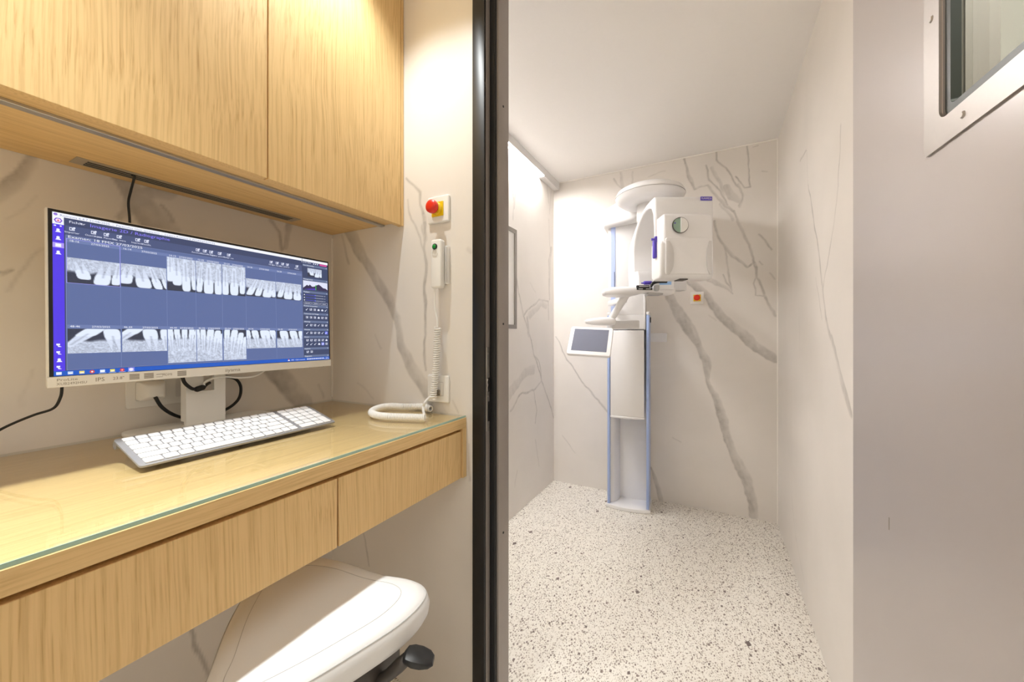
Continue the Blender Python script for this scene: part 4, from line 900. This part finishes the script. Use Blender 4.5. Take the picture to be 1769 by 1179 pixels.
b = NB(); box(b, (.716, 2.176, .272), (.79, 2.19, .289), .002, 1, MC); box(b, (.716, 2.174, .262), (.806, 2.19, .2735), .002, 1, MC); obj('scale_strip', b, M_black, tbl, label='black scale strip on the table edge')
b = NB(); box(b, (.726, 2.1735, .266), (.75, 2.175, .269), 0, 1, MC); box(b, (.768, 2.1735, .266), (.796, 2.175, .269), 0, 1, MC); box(b, (.73, 2.1755, .28), (.785, 2.177, .283), 0, 1, MC); obj('scale_mark', b, M_white, tbl)
b = NB(); lathe(b, [(0, -.020), (.011, -.018), (.015, -.008), (.016, .014), (.013, .014), (.011, -.004), (0, -.006)], 20, MC @ Matrix.Translation((.826, 2.168, .272))); obj('chin_rest', b, M_alu, tbl, label='silver chin cup')
b = NB(); tube(b, spline([(.785, 2.14, .272), (.788, 2.14, .284), (.797, 2.14, .295), (.816, 2.14, .303), (.845, 2.14, .305), (.874, 2.14, .305)], 6), [.007]*6+[.009]*25, 10, M=MC); obj('bite_handle', b, M_black, tbl, label='black curved handle')
b = NB(); tube(b, [(.752, 2.17, .300), (.756, 2.17, .301), (.796, 2.17, .302), (.802, 2.17, .302)], [.006, .011, .011, .006], 12, M=MC); tube(b, [(.74, 2.17, .300), (.753, 2.17, .300)], .004, 8, M=MC); obj('grip', b, M_purple, tbl, label='purple bite grip')
b = NB(); box(b, (.79, 2.20, .236), (.878, 2.27, .251), .004, 2, MC); obj('laser_plate', b, M_alu, tbl)
b = NB(); box(b, (.655, 2.30, .200), (.70, 2.60, .235), .006, 2, MC); obj('table_arm', b, M_mach, tbl)
# control panel arm and tablet
pA = onD(1083, 508, 2.27); pB = onD(1053, 556, 2.35)
b = NB(); tube(b, [pA, pA.lerp(pB, .5), pB], [.022, .021, .021], 16); arm = obj('console_arm', b, M_mach, xm_)
DD = 2.36
b = NB(); loft(b, [sect((px-884.5)/FP*DD, DD, (580-py)/FP*DD, hd_, hh) for px, py, hd_, hh in ((1011, 556, .02, .008), (1014, 556, .035, .014), (1025, 556, .045, .022), (1040, 555.5, .05, .026), (1055, 555.5, .05, .026), (1061, 556, .04, .02))], MC); obj('console_foot', b, M_mach, arm, smooth=60)
b = NB(); box(b, ((1056-884.5)/FP*2.40, 2.36, .042), ((1097-884.5)/FP*2.45, 2.50, .095), .006, 2, MC); obj('console_bracket', b, M_machg, arm)
TLp, TRp, BLp = onD(989, 564, 2.33), onD(1062, 567, 2.245), onD(976, 611, 2.22)
ux = (TRp-TLp); tw = ux.length; ux.normalize(); uz = (TLp-BLp); uz = uz-ux*uz.dot(ux); th = uz.length; uz.normalize(); uy = uz.cross(ux)
MT = Matrix((ux, uy, uz)).transposed().to_4x4(); MT.translation = BLp+ux*((TLp-BLp).dot(ux)*0)
sk = (TLp-BLp).dot(ux)
MT.translation = BLp+ux*(sk*.5)
b = NB(); prism(b, rrect(0, 0, tw, th, .016, 5), 1, 0, .022, .005, 3, MT); tblt = obj('control_tablet', b, M_mach, arm)
b = NB(); prism(b, rrect(.024, .026, tw-.024, th-.018, .002, 2), 1, -.0008, .002, 0, 1, MT); obj('tablet_screen', b, M_screenoff, arm, label='dark switched-off touch screen')
b = NB(); tube(b, [MT @ Vector((tw*.5, .02, th*.85)), MT @ Vector((tw*.5, .06, th*.98))], .014, 12); obj('tablet_joint', b, M_machg, arm)
# duct on the wall beside the column
dt = thing('cable_duct', 'short white cable duct on the far wall beside the column', 'cable duct', (-.37, YB, CH))
x0, x1 = onY(1110, 580, YB-.02).x, onY(1152, 580, YB-.02).x
b = NB(); box(b, (x0, YB-.03, CH-.046), (x1, YB, CH+.017), .002, 1); obj('cover', b, M_mach, dt)

# ------------------------------------------------------------------ saddle stool
st = thing('saddle_stool', 'white leather saddle stool with black lever half under the desk', 'stool', (-.69, .45, 0))
outl = [(-.875, .46), (-.855, .55), (-.79, .605), (-.70, .635), (-.60, .662), (-.545, .640), (-.532, .56), (-.556, .45), (-.586, .35), (-.622, .27), (-.67, .255), (-.72, .30), (-.80, .37)]
P = spline([(x, y, 0) for x, y in outl+outl[:1]], 6)[:-1]
sc_ = Vector((-.69, .46, 0))
def ztop(x, y):
    s = (-(x+.66))/.20
    return CH-.545+.045*max(0, s)**1.5
rings = []
prof = [(.0, 0, 0), (.35, 0, 0), (.6, 0, 0), (.78, -.001, 0), (.88, -.004, 0), (.94, -.010, 0), (.98, -.020, 0), (1.0, -.036, 0), (.99, -.052, 0), (.955, -.064, 0), (.88, -.070, 0), (.5, -.072, 0), (0, -.072, 0)]
t = bmesh.new(); R = []
for s, dz, _ in prof:
    if s == 0: R.append([t.verts.new((sc_.x, sc_.y, ztop(sc_.x, sc_.y)+dz))]); continue
    ring_ = []
    for p in P:
        q = sc_+(p-sc_)*s; ring_.append(t.verts.new((q.x, q.y, ztop(q.x, q.y)+dz)))
    R.append(ring_)
n = len(P)
for a_, b_ in zip(R, R[1:]):
    for k in range(n):
        j = (k+1) % n
        if len(a_) == 1: t.faces.new((a_[0], b_[k], b_[j]))
        elif len(b_) == 1: t.faces.new((a_[k], b_[0], a_[j]))
        else: t.faces.new((a_[k], b_[k], b_[j], a_[j]))
b = NB(); merge(b, t); seat = obj('seat', b, M_leather, st, smooth=180)
def seam(s, dz, r):
    pts = []
    for p in P+P[:1]:
        q = sc_+(p-sc_)*s; pts.append((q.x, q.y, ztop(q.x, q.y)+dz))
    b = NB(); tube(b, pts, r, 6); obj('seam', b, M_seam, seat)
seam(.965, -.0155, .0012); seam(.74, -.0004, .0005)
b = NB(); prism(b, rrect(-.74, .36, -.575, .60, .03, 4), 2, CH-.70, CH-.612, .01, 2); obj('tilt_housing', b, M_dark, st)
LD = .735
b = NB(); tube(b, [onD(640, 1190, LD), onD(672, 1166, LD), onD(690, 1150, LD), onD(703, 1138, LD)], [.011, .011, .0125, .0115], 14); lv = obj('lever', b, M_dark, st)
b = NB(); Lr = Vector((CY, SY, 0)); Lf = Vector((-SY, CY, 0))
def lsec(px, py, hw_, hh): c = onD(px, py, LD); return [tuple(c+Lf*hw_*math.copysign(abs(math.cos(a))**.7, math.cos(a))+Vector((0, 0, hh*math.copysign(abs(math.sin(a))**.7, math.sin(a))))) for a in [2*math.pi*k/14 for k in range(14)]]
loft(b, [lsec(698, 1136, .010, .008), lsec(704, 1132, .018, .0095), lsec(714, 1134, .022, .0115), lsec(728, 1137, .022, .011), lsec(742, 1140, .018, .008), lsec(749, 1142, .010, .005)]); obj('lever_paddle', b, M_black, lv, label='flat black paddle of the lever')
b = NB(); tube(b, [(-.67, .46, .10), (-.67, .46, .36)], .026, 16); tube(b, [(-.67, .46, .36), (-.67, .46, CH-.69)], .014, 16); obj('gas_column', b, M_alu, st)
for k in range(5):
    a_ = math.radians(72*k+20); dx, dy = math.cos(a_), math.sin(a_)
    b = NB(); tube(b, [(-.67+dx*.02, .46+dy*.02, .11), (-.67+dx*.14, .46+dy*.14, .095), (-.67+dx*.25, .46+dy*.25, .075)], [.02, .016, .012], 10); lg_ = obj('leg', b, M_alu, st)
    b = NB(); cx_, cy_ = -.67+dx*.25, .46+dy*.25
    lathe(b, [(0, -.011), (.024, -.011), (.027, -.006), (.027, .006), (.024, .011), (0, .011)], 18, frame((cx_, cy_, .0275), (-dy, dx, 0), (0, 0, 1))); tube(b, [(cx_, cy_, .03), (cx_, cy_, .08)], .006, 8); obj('castor', b, M_black, lg_)
